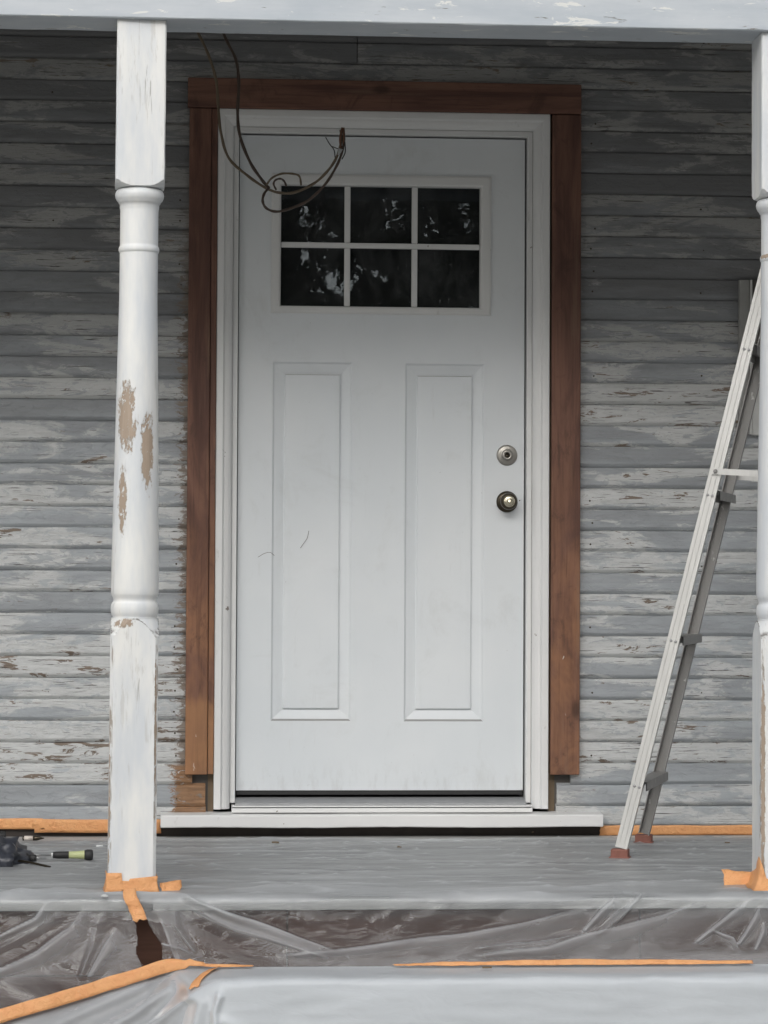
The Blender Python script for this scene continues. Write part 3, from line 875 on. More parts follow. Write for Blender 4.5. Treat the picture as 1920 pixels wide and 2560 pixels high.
def section_mesh(name, secs, half, cham, mat, parent, seed, flip=False):
    N = 128
    pts = []
    # refine long square runs so that the edges can wander
    full = []
    for i in range(len(secs) - 1):
        (za, Ra), (zb, Rb) = secs[i], secs[i + 1]
        m = max(1, int(abs(za - zb) / 0.018)) if Ra > 0.15 and Rb > 0.15 else (4 if 'block' in name and abs(za - zb) > 0.003 and Rb < 0.15 and Ra < 0.15 else 1)
        for j in range(m): full.append((za + (zb - za) * j / m, Ra + (Rb - Ra) * j / m))
    full.append(secs[-1])
    vs, fs = [], []
    for z, R in full:
        for k in range(N):
            a = 2 * math.pi * (k + 0.5) / N
            ca, sa = abs(math.cos(a)), abs(math.sin(a))
            h = half + 0.0006 * mnoise.noise(Vector((z * 14, k // 32, seed)))
            ch = cham + 0.0022 * mnoise.noise(Vector((z * 25, 3 + k // 16, seed)))
            sq = h / max(ca, sa)
            sq = min(sq, (2 * h - ch) / (ca + sa))
            r = sq if R >= sq else max(R - (0.0022 if 'block' in name else 0.0), 0.05)
            vs.append((r * math.cos(a), r * math.sin(a), z))
    for i in range(len(full) - 1):
        for k in range(N):
            fs.append((i * N + k, i * N + (k + 1) % N, (i + 1) * N + (k + 1) % N, (i + 1) * N + k))
    fs.append(tuple(range(N))); fs.append(tuple(range((len(full) - 1) * N, len(full) * N))[::-1])
    o = mesh_obj(name, vs, fs, mat, parent, smooth='shaft' in name)
    if not 'shaft' in name:
        o.data.polygons.foreach_set('use_smooth', [True] * len(o.data.polygons))
        md = o.modifiers.new('edge_split', 'EDGE_SPLIT'); md.split_angle = rad(24)
    return o
def make_post(x, y, rotz, leanx, mat, label):
    p = empty('porch_post', (x, y, 0), label=label, cat='post', group='turned white posts carrying the porch beam')
    p.rotation_euler = (0, leanx, rotz)
    up, sh, lo = post_sections()
    section_mesh('upper_block', up, 0.0640, 0.004, mat, p, 1 + x)
    section_mesh('turned_shaft', sh, 0.2, 0.0, mat, p, 2 + x)
    section_mesh('lower_block', lo, 0.0620, 0.008, mat, p, 3 + x)
    return p
yc = -1.438
bl = [((-0.772, -1.50, 1.235), (0.025, 0.06, 0.085)), ((-0.716, -1.49, 1.150), (0.016, 0.06, 0.10)), ((-0.780, -1.50, 1.02), (0.011, 0.06, 0.08)), ((-0.785, -1.51, 0.700), (0.04, 0.03, 0.013)),
      ((-0.8125, -1.505, 0.26), (0.008, 0.03, 0.24)), ((-0.8130, -1.505, 0.62), (0.005, 0.03, 0.07)), ((-0.690, -1.505, 0.40), (0.003, 0.03, 0.20))]
P1 = make_post(-0.7505, yc, rad(2.5), 0.0045, m_white_post(bl), 'white turned porch post with bare brown patches and orange tape wrapped round its foot')
bl2 = [((0.9015, -1.50, 0.28), (0.0055, 0.03, 0.30)), ((0.920, -1.47, 1.679), (0.05, 0.03, 0.006)), ((0.93, -1.5, 0.80), (0.010, .05, 0.02))]
P2 = make_post(0.9590, yc, 0.0, 0.0, m_white_post(bl2), 'white turned porch post standing close beside the stepladder')

# ------------------------------------------------------------------ old wall panel behind the ladder
wp = empty('wall_panel', (1.2, -0.02, 1.285), label='narrow weathered grey boarded panel fixed to siding behind the stepladder', cat='wall panel')
def wsub(o):
    o.parent = wp; o.matrix_parent_inverse = Matrix.Translation(-Vector(wp.location)); return o
wsub(box('edge_strip', 1.146, 1.179, -0.040, -0.018, 1.287, 1.786, MAT['oldpaint'], None, 0.002))
wsub(box('corner_bead', 1.1795, 1.187, -0.046, -0.018, 1.287, 1.786, MAT['oldwhite'], None, 0.002))
wsub(box('board', 1.189, 1.245, -0.036, -0.018, 1.285, 1.580, MAT['oldwhite'], None, 0.002))
wsub(box('board', 1.189, 1.245, -0.033, -0.018, 1.582, 1.786, MAT['olddark'], None, 0.002))
wsub(box('board', 1.247, 1.40, -0.034, -0.018, 1.287, 1.786, MAT['oldpaint'], None, 0.002))

# ------------------------------------------------------------------ stepladder
LA = Vector((0.643, -0.729, 0.0)); LB = Vector((0.786, -0.309, 0.0))
LAT = (LB - LA).normalized(); FWD = Vector((LAT.y, -LAT.x, 0))
lad = empty('stepladder', (LA + LB) / 2, label='open grey aluminium stepladder with red feet standing on the porch', cat='ladder')
def lsub(o, parent=None):
    pr_ = parent or lad
    o.parent = pr_; o.matrix_parent_inverse = Matrix.Translation(-Vector(lad.location)); return o
HT, SL = 2.02, 0.246
def rail_pt(base, side, z, back=False):
    s = SL if not back else -0.30
    b = base + LAT * (side * 0.055 * z / HT)
    if back: b = base + FWD * (SL * HT + 0.30 * HT + 0.06) + LAT * (side * 0.055 * z / HT)
    return b + FWD * (s * z) + Vector((0, 0, z))
def channel(bm, p0, p1, wdir, ddir, w, d, th):
    """C-shaped rail: web faces ddir"""
    cs = [(-w / 2, 0), (w / 2, 0), (w / 2, d), (w / 2 - th, d), (w / 2 - th, th), (-w / 2 + th, th), (-w / 2 + th, d), (-w / 2, d)]
    a = [bm.verts.new(p0 + wdir * u + ddir * v) for u, v in cs]
    b = [bm.verts.new(p1 + wdir * u + ddir * v) for u, v in cs]
    for k in range(8): bm.faces.new((a[k], a[(k + 1) % 8], b[(k + 1) % 8], b[k]))
    for q in (a, b):
        bm.faces.new((q[0], q[1], q[2], q[3], q[4], q[5])); bm.faces.new((q[0], q[5], q[6], q[7]))
axis_f = (FWD * SL + Vector((0, 0, 1))).normalized()
wd_f = axis_f.cross(LAT).normalized()
if wd_f.dot(FWD) < 0: wd_f = -wd_f
for base, side, mt in ((LA, 1, 'ladder'), (LB, -1, 'ladder_dull')):
    bm = bmesh.new()
    channel(bm, rail_pt(base, side, 0.035), rail_pt(base, side, HT), wd_f, LAT * side, 0.036 if side == 1 else 0.034, 0.024, 0.003)
    # raised rib along the rail
    lsub(bm_obj('side_rail', bm, MAT[mt]))
    bm = bmesh.new()
    for q in (-0.008, 0.006):
        tube(bm, [rail_pt(base, side, 0.05) + wd_f * q, rail_pt(base, side, HT - .02) + wd_f * q], 0.0014, 6)
    lsub(bm_obj('rail_rib', bm, MAT[mt]))
    bm = bmesh.new()
    c = rail_pt(base, side, 0.0)
    rm = Matrix.Translation(c) @ Matrix((( FWD.x, LAT.x, 0, 0), (FWD.y, LAT.y, 0, 0), (0, 0, 1, 0), (0, 0, 0, 1)))
    add_box(bm, -0.021, 0.030, -0.008, 0.030, 0.0, 0.032, 0.004, mat=rm)
    add_box(bm, -0.026, 0.034, -0.012, 0.034, 0.0, 0.010, 0.003, mat=rm)
    lsub(bm_obj('rubber_foot', bm, MAT['red_foot']))
for base, side in ((LA, 1), (LB, -1)):
    bm = bmesh.new()
    channel(bm, rail_pt(base, side, 0.0, True), rail_pt(base, side, HT, True), FWD, LAT * side, 0.028, 0.02, 0.003)
    lsub(bm_obj('rear_leg', bm, MAT['ladder_dull']))
for z in (0.215, 0.64, 1.065, 1.49):
    a, b = rail_pt(LA, 1, z), rail_pt(LB, -1, z)
    bm = bmesh.new()
    v = []
    for p in (a + LAT * .003, b - LAT * .003):
        for u, h in ((-0.016, 0.013), (0.030, 0.013), (0.030, -0.013), (0.027, -0.013), (0.027, 0.010), (-0.013, 0.010), (-0.013, -0.013), (-0.016, -0.013)):
            v.append(bm.verts.new(p + FWD * u + Vector((0, 0, h))))
    for k in range(8): bm.faces.new((v[k], v[(k + 1) % 8], v[8 + (k + 1) % 8], v[8 + k]))
    st = lsub(bm_obj('step', bm, MAT['ladder_dull']))
    for q in (-0.006, 0.008):
        bm = bmesh.new(); lathe(bm, [(0.0042, 0), (0.0042, 0.0016), (0.002, 0.003), (0.0005, 0.003)], (0, 0, 0), 'y', 12)
        o = bm_obj('rivet', bm, MAT['steel'], None, a + wd_f * q - LAT * 0.0002)
        o.rotation_euler = (0, 0, math.atan2(LAT.y, LAT.x) - math.pi / 2)
        o.parent = st
for base, side in ((LA, 1), (LB, -1)):
    a = rail_pt(base, side, 1.135); b = rail_pt(base, side, 1.10, True)
    a -= LAT * side * 0.004; b -= LAT * side * 0.004
    bm = bmesh.new()
    d = (b - a).normalized()
    upv = Vector((0, 0, 1))
    v = [bm.verts.new(p + upv * h + LAT * side * w_) for p in (a - d * 0.012, b + d * 0.012) for h, w_ in ((-0.009, 0), (0.009, 0), (0.009, -0.004), (-0.009, -0.004))]
    for k in range(4): bm.faces.new((v[k], v[(k + 1) % 4], v[4 + (k + 1) % 4], v[4 + k]))
    bm.faces.new(v[:4]); bm.faces.new(v[4:][::-1])
    sp = lsub(bm_obj('spreader', bm, MAT['ladder']))
    bm = bmesh.new(); lathe(bm, [(0.006, 0), (0.006, 0.003), (0.003, 0.005), (0.0005, 0.005)], (0, 0, 0), 'y', 16)
    o = bm_obj('rivet', bm, MAT['ladder_dull'], None, a - LAT * side * 0.0045)
    o.parent = sp
bm = bmesh.new()
tp = (rail_pt(LA, 1, HT) + rail_pt(LB, -1, HT)) / 2 + FWD * 0.05
rm = Matrix.Translation(tp) @ Matrix(((FWD.x, LAT.x, 0, 0), (FWD.y, LAT.y, 0, 0), (0, 0, 1, 0), (0, 0, 0, 1)))
add_box(bm, -0.08, 0.10, -0.19, 0.19, -0.02, 0.025, 0.006, mat=rm)
lsub(bm_obj('top_cap', bm, MAT['red_foot']))

# ------------------------------------------------------------------ hanging cables
def cable(name, pp, r, mat, label, flat=1.0, y0=-0.55):
    pts = [at(a, b, y0 + (c if True else 0)) for a, b, c in pp]
    pts = spline(pts, 8)
    o0 = pts[-1].copy()
    bm = bmesh.new()
    rr_ = [r * (1 + 0.10 * math.sin(i * 0.9)) for i in range(len(pts))]
    tube(bm, [p - o0 for p in pts], rr_, 8, True, flat)
    o = bm_obj(name, bm, mat, None, o0, True)
    return tag(o, label, 'cable', 'loose electrical cables hanging from the porch ceiling')
cable('electrical_cable', [(470, 40, .02), (498, 88, 0), (522, 140, -.01), (540, 200, 0), (546, 270, .0), (552, 330, 0), (572, 395, .01), (620, 440, .02), (665, 470, .02), (700, 482, .01), (740, 480, 0), (790, 455, -.02), (825, 420, -.03), (845, 385, -.03), (853, 350, -.03), (852, 325, -.03)],
      0.0042, MAT['cable_tan'], 'thin tan cable hanging in a long loop before the door head')
cable('electrical_cable', [(545, 45, .05), (565, 98, .03), (590, 150, .02), (597, 210, .01), (594, 280, 0), (600, 340, 0), (625, 405, 0), (655, 450, -.01), (672, 470, -.02)],
      0.0056, MAT['cable_brown'], 'thicker dark brown cable dropping straight beside the thin tan one', 0.7)
cable('electrical_cable', [(672, 470, -.02), (660, 485, -.03), (657, 505, -.04), (668, 522, -.04), (695, 529, -.04), (735, 518, -.03), (775, 498, -.03), (815, 458, -.04), (843, 412, -.04), (856, 375, -.035), (860, 345, -.03), (858, 320, -.03)],
      0.0040, MAT['cable_brown'], 'dark cable looping lowest across the top left window pane')
cable('electrical_cable', [(666, 462, -.03), (680, 445, -.04), (705, 434, -.045), (735, 435, -.045), (749, 442, -.04), (753, 464, -.04)],
      0.0030, MAT['cable_tan'], 'short tan cable end curling over the window top edge')
cable('electrical_cable', [(690, 474, -.03), (684, 460, -.05), (689, 450, -.05), (702, 447, -.05), (711, 454, -.04), (716, 466, -.04)],
      0.0030, MAT['cable_brown'], 'tiny dark cable curl inside the larger coil')
wb = empty('wire_bundle', at(850, 385, -.58), label='taped bundle of splayed bare wire ends at the cable tips', cat='wire')
def wbs(nm, pp, r, mt):
    pts = spline([at(a, b, -.58 + c) for a, b, c in pp], 6)
    bm = bmesh.new(); tube(bm, [p - Vector(wb.location) for p in pts], r, 6)
    return bm_obj(nm, bm, MAT[mt], wb, (0, 0, 0), True)
wbs('bare_wire', [(853, 372, 0), (850, 350, -.01), (853, 330, -.012), (856, 319, -.012)], 0.0034, 'copper')
wbs('bare_wire', [(857, 372, 0), (859, 345, -.006), (859, 319, -.008)], 0.0030, 'copper')
wbs('bare_wire', [(838, 396, 0), (835, 375, .01), (824, 360, .015), (814, 343, .02)], 0.0016, 'black')
wbs('bare_wire', [(850, 374, 0), (840, 370, .005), (830, 366, .01)], 0.0014, 'black')
wbs('bare_wire', [(855, 398, 0), (863, 380, -.01), (862, 355, -.012)], 0.0018, 'black')
wbs('tape_wrap', [(849, 388, 0), (851, 380, -.002), (853, 372, -.004)], 0.0085, 'alu_grey')

# ------------------------------------------------------------------ plastic sheeting
NOSE = -1.604
def seg_dist(px, py, poly):
    best = 9.9
    for (ax, ay), (bx, by) in zip(poly, poly[1:]):
        dx, dy = bx - ax, by - ay
        t = ((px - ax) * dx + (py - ay) * dy) / max(1e-12, dx * dx + dy * dy)
        t = max(0, min(1, t))
        d = math.hypot(px - ax - t * dx, py - ay - t * dy)
        if d < best: best = d
    return best
def seg_near(px, py, poly):
    """signed distance to a polyline and how far along it (0..1)"""
    best, tt, acc = 9.9, 0.0, 0.0
    for (ax, ay), (bx, by) in zip(poly, poly[1:]):
        dx, dy = bx - ax, by - ay
        L = math.hypot(dx, dy)
        t = max(0, min(1, ((px - ax) * dx + (py - ay) * dy) / max(1e-12, L * L)))
        d = math.hypot(px - ax - t * dx, py - ay - t * dy)
        if d < abs(best):
            sg = 1 if dx * (py - ay) - dy * (px - ax) > 0 else -1
            best, tt = d * sg, acc + t * L
        acc += L
    return best, tt / acc
def to_xs(px, py):
    p = on_floor(px, py, 0.006)
    if p.y > NOSE: return (p.x, -(p.y - NOSE))
    q = at(px, py, -1.63)
    return (q.x, -q.z)
RIDGES = [  # photo polyline, width m, height m, milkiness
    ([(440, 2246), (640, 2312), (860, 2396)], 0.008, 0.014, 0.62), ([(828, 2402), (600, 2330), (432, 2258)], 0.005, 0.008, 0.55),
    ([(1452, 2342), (1500, 2290), (1555, 2240)], 0.007, 0.012, 0.55), ([(1614, 2240), (1560, 2296), (1496, 2346)], 0.006, 0.011, 0.50),
    ([(1180, 2394), (1365, 2376), (1654, 2305), (1816, 2246)], 0.012, 0.012, 0.50), ([(1735, 2362), (1830, 2290), (1909, 2240)], 0.006, 0.012, 0.55), ([(1840, 2368), (1880, 2310), (1918, 2262)], 0.006, 0.012, 0.55),
    ([(1880, 2380), (1895, 2350), (1920, 2300)], 0.006, 0.012, 0.5), ([(1480, 2350), (1560, 2290), (1740, 2252)], 0.008, 0.007, 0.25),
    ([(700, 2396), (960, 2368), (1249, 2328), (1481, 2282), (1545, 2248)], 0.010, 0.012, 0.48), ([(1180, 2374), (1340, 2362), (1480, 2346)], 0.008, 0.007, 0.35),
    ([(-10, 2358), (90, 2308), (124, 2258)], 0.007, 0.014, 0.55), ([(-20, 2440), (100, 2392), (176, 2338), (222, 2278)], 0.013, 0.014, 0.50), ([(-30, 2395), (60, 2350), (150, 2300)], 0.006, 0.006, 0.20),
    ([(204, 2455), (225, 2370), (256, 2262)], 0.012, 0.008, 0.22), ([(225, 2450), (262, 2380), (300, 2320)], 0.016, 0.010, 0.42),
    ([(492, 2386), (437, 2316), (434, 2256)], 0.005, 0.006, 0.32), ([(450, 2420), (425, 2340), (392, 2262)], 0.013, 0.006, 0.40), ([(405, 2362), (450, 2372), (492, 2392)], 0.004, 0.005, 0.35),
    ([(1780, 2330), (1830, 2350), (1845, 2385)], 0.004, 0.008, 0.5), ([(-60, 2270), (-150, 2400)], 0.02, 0.015, 0.4), ([(1990, 2270), (2060, 2400)], 0.02, 0.015, 0.4),
    ([(560, 2226), (760, 2216), (980, 2222)], 0.030, 0.004, 0.25), ([(980, 2236), (1250, 2226), (1450, 2216)], 0.030, 0.004, 0.30), ([(0, 2232), (140, 2224), (250, 2232)], 0.030, 0.004, 0.40), ([(1480, 2214), (1660, 2200), (1830, 2190)], 0.035, 0.004, 0.25),
]
RID = [([to_xs(*q) for q in poly], w_, h_, m_) for poly, w_, h_, m_ in RIDGES]
HOLE = [to_xs(*q) for q in [(337, 2300), (367, 2304), (381, 2331), (404, 2366), (407, 2402), (415, 2428), (418, 2445), (352, 2450), (357, 2434), (355, 2415), (339, 2388), (344, 2360), (341, 2335)]]
def in_poly(x, y, poly):
    c = False
    j = len(poly) - 1
    for i in range(len(poly)):
        (xi, yi), (xj, yj) = poly[i], poly[j]
        if (yi > y) != (yj > y) and x < (xj - xi) * (y - yi) / (yj - yi) + xi: c = not c
        j = i
    return c
def s_end(x):
    return 0.172 + max(0.0, -0.60 - x) * 0.285
def sheet_a(x, s, disp=0.0):
    R_ = 0.014
    if s <= -R_:
        p = Vector((x, NOSE - s, 0.004)); n_ = Vector((0, 0, 1))
    elif s < R_:
        a = (s + R_) / (2 * R_) * math.pi / 2
        p = Vector((x, NOSE + R_ - math.sin(a) * R_ * 1.5, 0.004 - (1 - math.cos(a)) * R_)); n_ = Vector((0, -math.sin(a), math.cos(a)))
    else:
        q = (s - R_) / 0.16
        p = Vector((x, NOSE - 0.007 - 0.042 * min(q, 1.6) ** 1.7 - 0.01 * sstep(0, .3, q), 0.004 - R_ - (s - R_) * 0.97)); n_ = Vector((0, -1, 0.15)).normalized()
    return p + n_ * disp
def disp_a(x, s):
    d, m = 0.0, 0.0
    wx = 0.010 * mnoise.noise(Vector((x * 6, s * 6, 1.0))); wz = 0.010 * mnoise.noise(Vector((x * 6, s * 6, 8.0)))
    for poly, w_, h_, mm in RID:
        if s < -0.25: break
        r, t = seg_near(x + wx, s + wz, poly)
        wt = w_ * (0.75 + 1.9 * t)
        if abs(r) < 6 * wt:
            lo_ = wt if r > 0 else wt * 0.45               # steep on one side, easy on the other
            g_ = math.exp(-(r / lo_) ** 2)
            fade = sstep(0, .06, t) * (1 - sstep(.55, 1.0, t) * .9)
            d += h_ * g_ * fade * (1 + 0.5 * mnoise.noise(Vector((x * 8, s * 8, 2))))
            # doubled, stretched film: a crisp rim on the steep side and a veil fading off the other
            rim = math.exp(-((r + wt * 0.3) / 0.0026) ** 2)
            veil = math.exp(-(r / (wt * 2.6)) ** 2) if r > -wt * 0.3 else math.exp(-((r + wt * 0.3) / 0.0026) ** 2)
            m = max(m, mm * (0.72 * veil + 0.55 * rim * (0.5 + 0.8 * mnoise.noise(Vector((x * 15, s * 15, 4))))) * (0.45 + 0.55 * fade))
    if s < 0:
        a = mnoise.noise(Vector((x * 2.2, s * 11, 3.1))); b = mnoise.noise(Vector((x * 5.0, s * 30, 7.7)))
        k = abs(mnoise.noise(Vector((x * 1.4, s * 14, 1.3))))
        d += 0.0035 + 0.0035 * a + 0.0016 * b
        rdg = max(0.0, 1 - k * 9)
        d += 0.006 * rdg * rdg
        m = max(m, 0.35 * rdg * rdg, 0.25 * max(0, a)) + 0.21 + 0.16 * sstep(-0.6, -0.05, s)
    else:
        sl = 1.6 if x > -0.2 else -1.6
        w1 = mnoise.noise(Vector(((x + sl * s) * 5.5, (s - x * .25) * 9, 5.0))); w2 = mnoise.noise(Vector(((x + sl * s) * 17, s * 10, 9.0)))
        d += 0.007 * w1 * sstep(0, 0.06, s) + 0.0020 * w2
        m = max(m, 0.10 * max(0, w1) + 0.06 * max(0, w2), 0.30 * sstep(0.115, 0.165, s) * sstep(-0.3, 0.1, x))
    e = s_end(x)
    if s > e - 0.03: d *= max(0.15, (e - s) / 0.03)
    nose = math.exp(-(s / 0.02) ** 2)
    lump = 0.5 + 0.9 * mnoise.noise(Vector((x * 4.3, 4.0, s * 3))) + 0.35 * mnoise.noise(Vector((x * 13, 1.0, s * 20)))
    d += 0.012 * max(0.0, lump) * math.exp(-((s + 0.004) / 0.032) ** 2)
    m = max(m, 0.34 * max(0.0, mnoise.noise(Vector((x * 3.1, s * 16 + 0.6 * x, 6.0)))) * sstep(-0.42, -0.06, s) * (1 - sstep(-0.01, 0.02, s)) + (0.20 * sstep(-0.30, -0.05, s) if s < 0 else 0))
    m = max(m, 0.60 * nose * (0.75 + 0.8 * mnoise.noise(Vector((x * 3, 0, 0)))))
    return max(d, -0.002), max(0.0, m)
def sheet_object(name, xs_, rows, fn, mat, hole=None):
    """fn(x, row) -> (Vector, milkiness, flat coordinate)"""
    vs, fs, cr, fl = [], [], [], []
    for x in xs_:
        for q in rows:
            p, m, c = fn(x, q)
            vs.append(p); cr.append(m); fl.append(c)
    nr = len(rows)
    for i in range(len(xs_) - 1):
        for j in range(nr - 1):
            a = i * nr + j
            if hole:
                cxy = ((fl[a][0] + fl[a + nr][0]) / 2, (fl[a][1] + fl[a + 1][1]) / 2)
                if in_poly(*cxy, hole): continue
            fs.append((a, a + nr, a + nr + 1, a + 1))
    o = mesh_obj(name, vs, fs, mat, smooth=True)
    at_ = o.data.attributes.new('crease', 'FLOAT', 'POINT')
    at_.data.foreach_set('value', cr)
    return o
def frange(a, b, st):
    n_ = max(1, int(round((b - a) / st)))
    return [a + (b - a) * i / n_ for i in range(n_ + 1)]
XS = frange(-2.1, -1.25, 0.02)[:-1] + frange(-1.25, 1.15, 0.0033)[:-1] + frange(1.15, 2.1, 0.02)
def fa(x, q):
    # q in 0..1 floor, 1..2 hanging part
    if q <= 1:
        back = -1.46 + 0.05 * mnoise.noise(Vector((x * 2.5, 0, 0))) + 0.012 * mnoise.noise(Vector((x * 14, 2, 0)))
        s = back * (1 - q)
    else:
        s = s_end(x) * (q - 1)
    d, m = disp_a(x, s)
    if q < 0.02: d *= 0.3
    return sheet_a(x, s, d), m, (x, s)
rowsA = [i / 96 for i in range(96)] + [1 + i / 64 for i in range(65)]
shA = sheet_object('plastic_sheet', XS, rowsA, fa, MAT['film'], HOLE)
tag(shA, 'torn clear plastic sheet spread over porch floor and hanging over its edge', 'plastic sheet')

def lerp_poly(pts, t):
    """pts: (t, y, z)"""
    for (t0, y0, z0), (t1, y1, z1) in zip(pts, pts[1:]):
        if t <= t1:
            u = (t - t0) / (t1 - t0)
            return y0 + (y1 - y0) * u, z0 + (z1 - z0) * u
    return pts[-1][1], pts[-1][2]
RB = [([to_xs(*q) for q in poly], w_, h_, m_) for poly, w_, h_, m_ in [
    ([(440, 2420), (500, 2480), (480, 2560)], 0.02, 0.018, 0.3), ([(547, 2462), (535, 2500), (540, 2570)], 0.010, 0.014, 0.3), ([(420, 2460), (330, 2520), (250, 2560)], 0.014, 0.014, 0.35),
    ([(470, 2470), (400, 2530), (330, 2570)], 0.010, 0.010, 0.3), ([(360, 2450), (240, 2500), (100, 2560)], 0.016, 0.012, 0.3), ([(560, 2520), (620, 2550), (700, 2570)], 0.014, 0.008, 0.2)]]
def fb(x, t):
    kx = sstep(-0.70, -0.50, x)
    zt = -0.168
    ye = sheet_a(x, s_end(x) - 0.004).y
    wob = 0.0030 * mnoise.noise(Vector((x * 5.0, 2, 0))) + 0.0022 * mnoise.noise(Vector((x * 17, 5, 0)))
    right = [(0, ye, zt + .003), (0.04, ye - 0.012, zt), (0.33, -1.780, zt + wob), (0.36, -1.794, zt - .002 + wob), (0.39, -1.804, zt - .007 + wob), (0.42, -1.810, zt - .015), (0.46, -1.813, zt - .028), (1.0, -1.826, zt - 0.179)]
    e = s_end(x) * 0.97
    left = [(0, ye, -e + .012), (0.15, ye - .012, -e - 0.01), (0.45, ye - .07, -e - 0.10), (1.0, ye - .20, min(-e - 0.25, GZ + .012))]
    yr, zr = lerp_poly(right, t); yl, zl = lerp_poly(left, t)
    zl = max(zl, GZ + 0.01)
    y, z = yl + (yr - yl) * kx, zl + (zr - zl) * kx
    d, m = 0.0, 0.0
    px_s = -z
    for poly, w_, h_, mm in RB:
        r = seg_dist(x, px_s, poly)
        if r < 3 * w_:
            g_ = math.exp(-(r / w_) ** 2); d += h_ * g_; m = max(m, mm * g_)
    d += 0.006 * mnoise.noise(Vector((x * 6.0, t * 2.2, 2.0))) + 0.0018 * mnoise.noise(Vector((x * 9, t * 12, 4.0)))
    if t < 0.1: d *= t / 0.1
    f_up = (1 - sstep(0.34, 0.42, t)) * kx
    p = Vector((x, y - d * (1 - f_up), z + d * f_up * 0.6 + 0.002 * f_up))
    # left part of the sheet is a single clearer layer
    m += -2.0 * (1 - kx) * 0.80 - 0.35 * f_up
    return p, m, (x, t)
rowsB = [i / 70 for i in range(71)]
shB = sheet_object('plastic_sheet', XS[::1], rowsB, fb, MAT['film2'])
tag(shB, 'milky plastic sheet covering the step below the porch edge', 'plastic sheet')

# ------------------------------------------------------------------ orange masking tape
def ribbon(name, pts, width_dirs, label, seed, th=0.0006, mat='tape'):
    """pts: centre line, width_dirs: half-width vectors; ragged ends, slightly crumpled"""
    rr = random.Random(seed)
    o0 = pts[len(pts) // 2].copy()
    vs, fs = [], []
    n_ = len(pts)
    for i, (p, w_) in enumerate(zip(pts, width_dirs)):
        t = (pts[min(i + 1, n_ - 1)] - pts[max(0, i - 1)]).normalized()
        nn = t.cross(w_).normalized()
        if nn.dot(Vector((0, -1, 0.4))) < 0: nn = -nn
        for k in range(5):
            u = k / 2 - 1
            cr = 0.0026 * mnoise.noise(Vector((i * 0.45, k * 0.8, seed * 3.3)))
            j = t * (rr.uniform(-.005, .005) if i in (0, n_ - 1) else 0)
            ed = 1 + 0.16 * mnoise.noise(Vector((i * 0.22, seed * 2.7, 3.0 if u > 0 else 9.0))) 
            vs.append(p + w_ * u * ed + nn * (0.0012 + cr) + j - o0)
    for i in range(n_ - 1):
        for k in range(4):
            a = i * 5 + k
            fs.append((a, a + 1, a + 6, a + 5))
    o = mesh_obj(name, vs, fs, MAT[mat], None, o0, True)
    md = o.modifiers.new('thickness', 'SOLIDIFY'); md.thickness = th; md.offset = 1
    return tag(o, label, 'masking tape', 'strips of orange masking tape holding the plastic')
def dense(pts, st=0.012):
    out = []
    for a, b in zip(pts, pts[1:]):
        a, b = Vector(a), Vector(b)
        m = max(1, int((b - a).length / st))
        out += [a + (b - a) * i / m for i in range(m)]
    return out + [Vector(pts[-1])]
# along the foot of the wall
p_ = dense([(-1.9, -0.0195, 0.040), (-1.065, -0.0195, 0.040)], .03); ribbon('masking_tape', p_, [Vector((0, 0, 0.017))] * len(p_), 'narrow orange tape strip along wall foot behind the scattered tools', 1)
p_ = dense([(-1.10, -0.0215, 0.034), (-0.7, -0.0215, 0.0325)], .03); ribbon('masking_tape', p_, [Vector((0, -.002, 0.022))] * len(p_), 'wider orange tape strip along wall foot ending at the door sill', 2)
p_ = dense([(0.700, -0.0245, 0.016), (0.9, -0.0205, 0.017), (2.2, -0.0205, 0.016)], .03); ribbon('masking_tape', p_, [Vector((0, -.002, 0.0155))] * len(p_), 'orange tape strip along wall foot behind the stepladder', 3)
# riser/tread joint
def seam(xa, xb, wfn, label, seed):
    pts, wd = [], []
    for x in frange(xa, xb, 0.012):
        e = s_end(x); w_ = wfn(x)
        b, _, _ = fb(x, 0.0)
        c = b + Vector((0, -0.012, -0.004 if x < -0.6 else 0.003))
        a = c + Vector((0, 0.008, w_))
        pts.append((a + c) / 2 + Vector((0, -0.006, 0))); wd.append((a - c) / 2)
    ribbon('masking_tape', pts, wd, label, seed)
seam(-1.9, -0.56, lambda x: 0.034 * (1 - 0.75 * sstep(-0.66, -0.56, x)), 'broad orange tape strip sloping down the plastic below the post with patches', 4)
seam(-0.57, -0.44, lambda x: 0.006 - 0.004 * sstep(-.55, -.44, x), 'thin sliver of orange tape along the back of the covered step', 5)
seam(-0.08, 0.835, lambda x: 0.0025 + 0.010 * sstep(-0.2, 0.35, x) * (1 - 0.5 * sstep(0.45, 0.83, x)) + 0.003 * mnoise.noise(Vector((x * 9, 0, 0))), 'long orange tape strip along the back of the covered step', 6)
# from post foot down over the edge
e0 = [(315, 2238), (325, 2252), (338, 2272), (350, 2307)]
xs0 = [to_xs(*q) for q in e0]
pts = []
for (xa, sa), (xb, sb) in zip(xs0, xs0[1:]):
    for i in range(8):
        u = i / 8; pts.append((xa + (xb - xa) * u, sa + (sb - sa) * u))
pts.append(xs0[-1])
P3 = [sheet_a(a, b, max(disp_a(a, b)[0], 0) + 0.004) for a, b in pts]
ribbon('masking_tape', P3, [Vector((0.0175, 0, 0.002))] * len(P3), 'short orange tape strip falling from post foot to the torn hole', 8)
# scrap on the step sheet
P4 = [fb(-0.53 + 0.0 * i - 0.055 * i / 9, 0.03 + 0.35 * i / 9)[0] + Vector((0, -0.004, 0.003)) for i in range(10)]
ribbon('masking_tape', P4, [Vector((0.013, 0, 0.004))] * len(P4), 'pale orange tape scrap stuck on the corner of the covered step', 9)
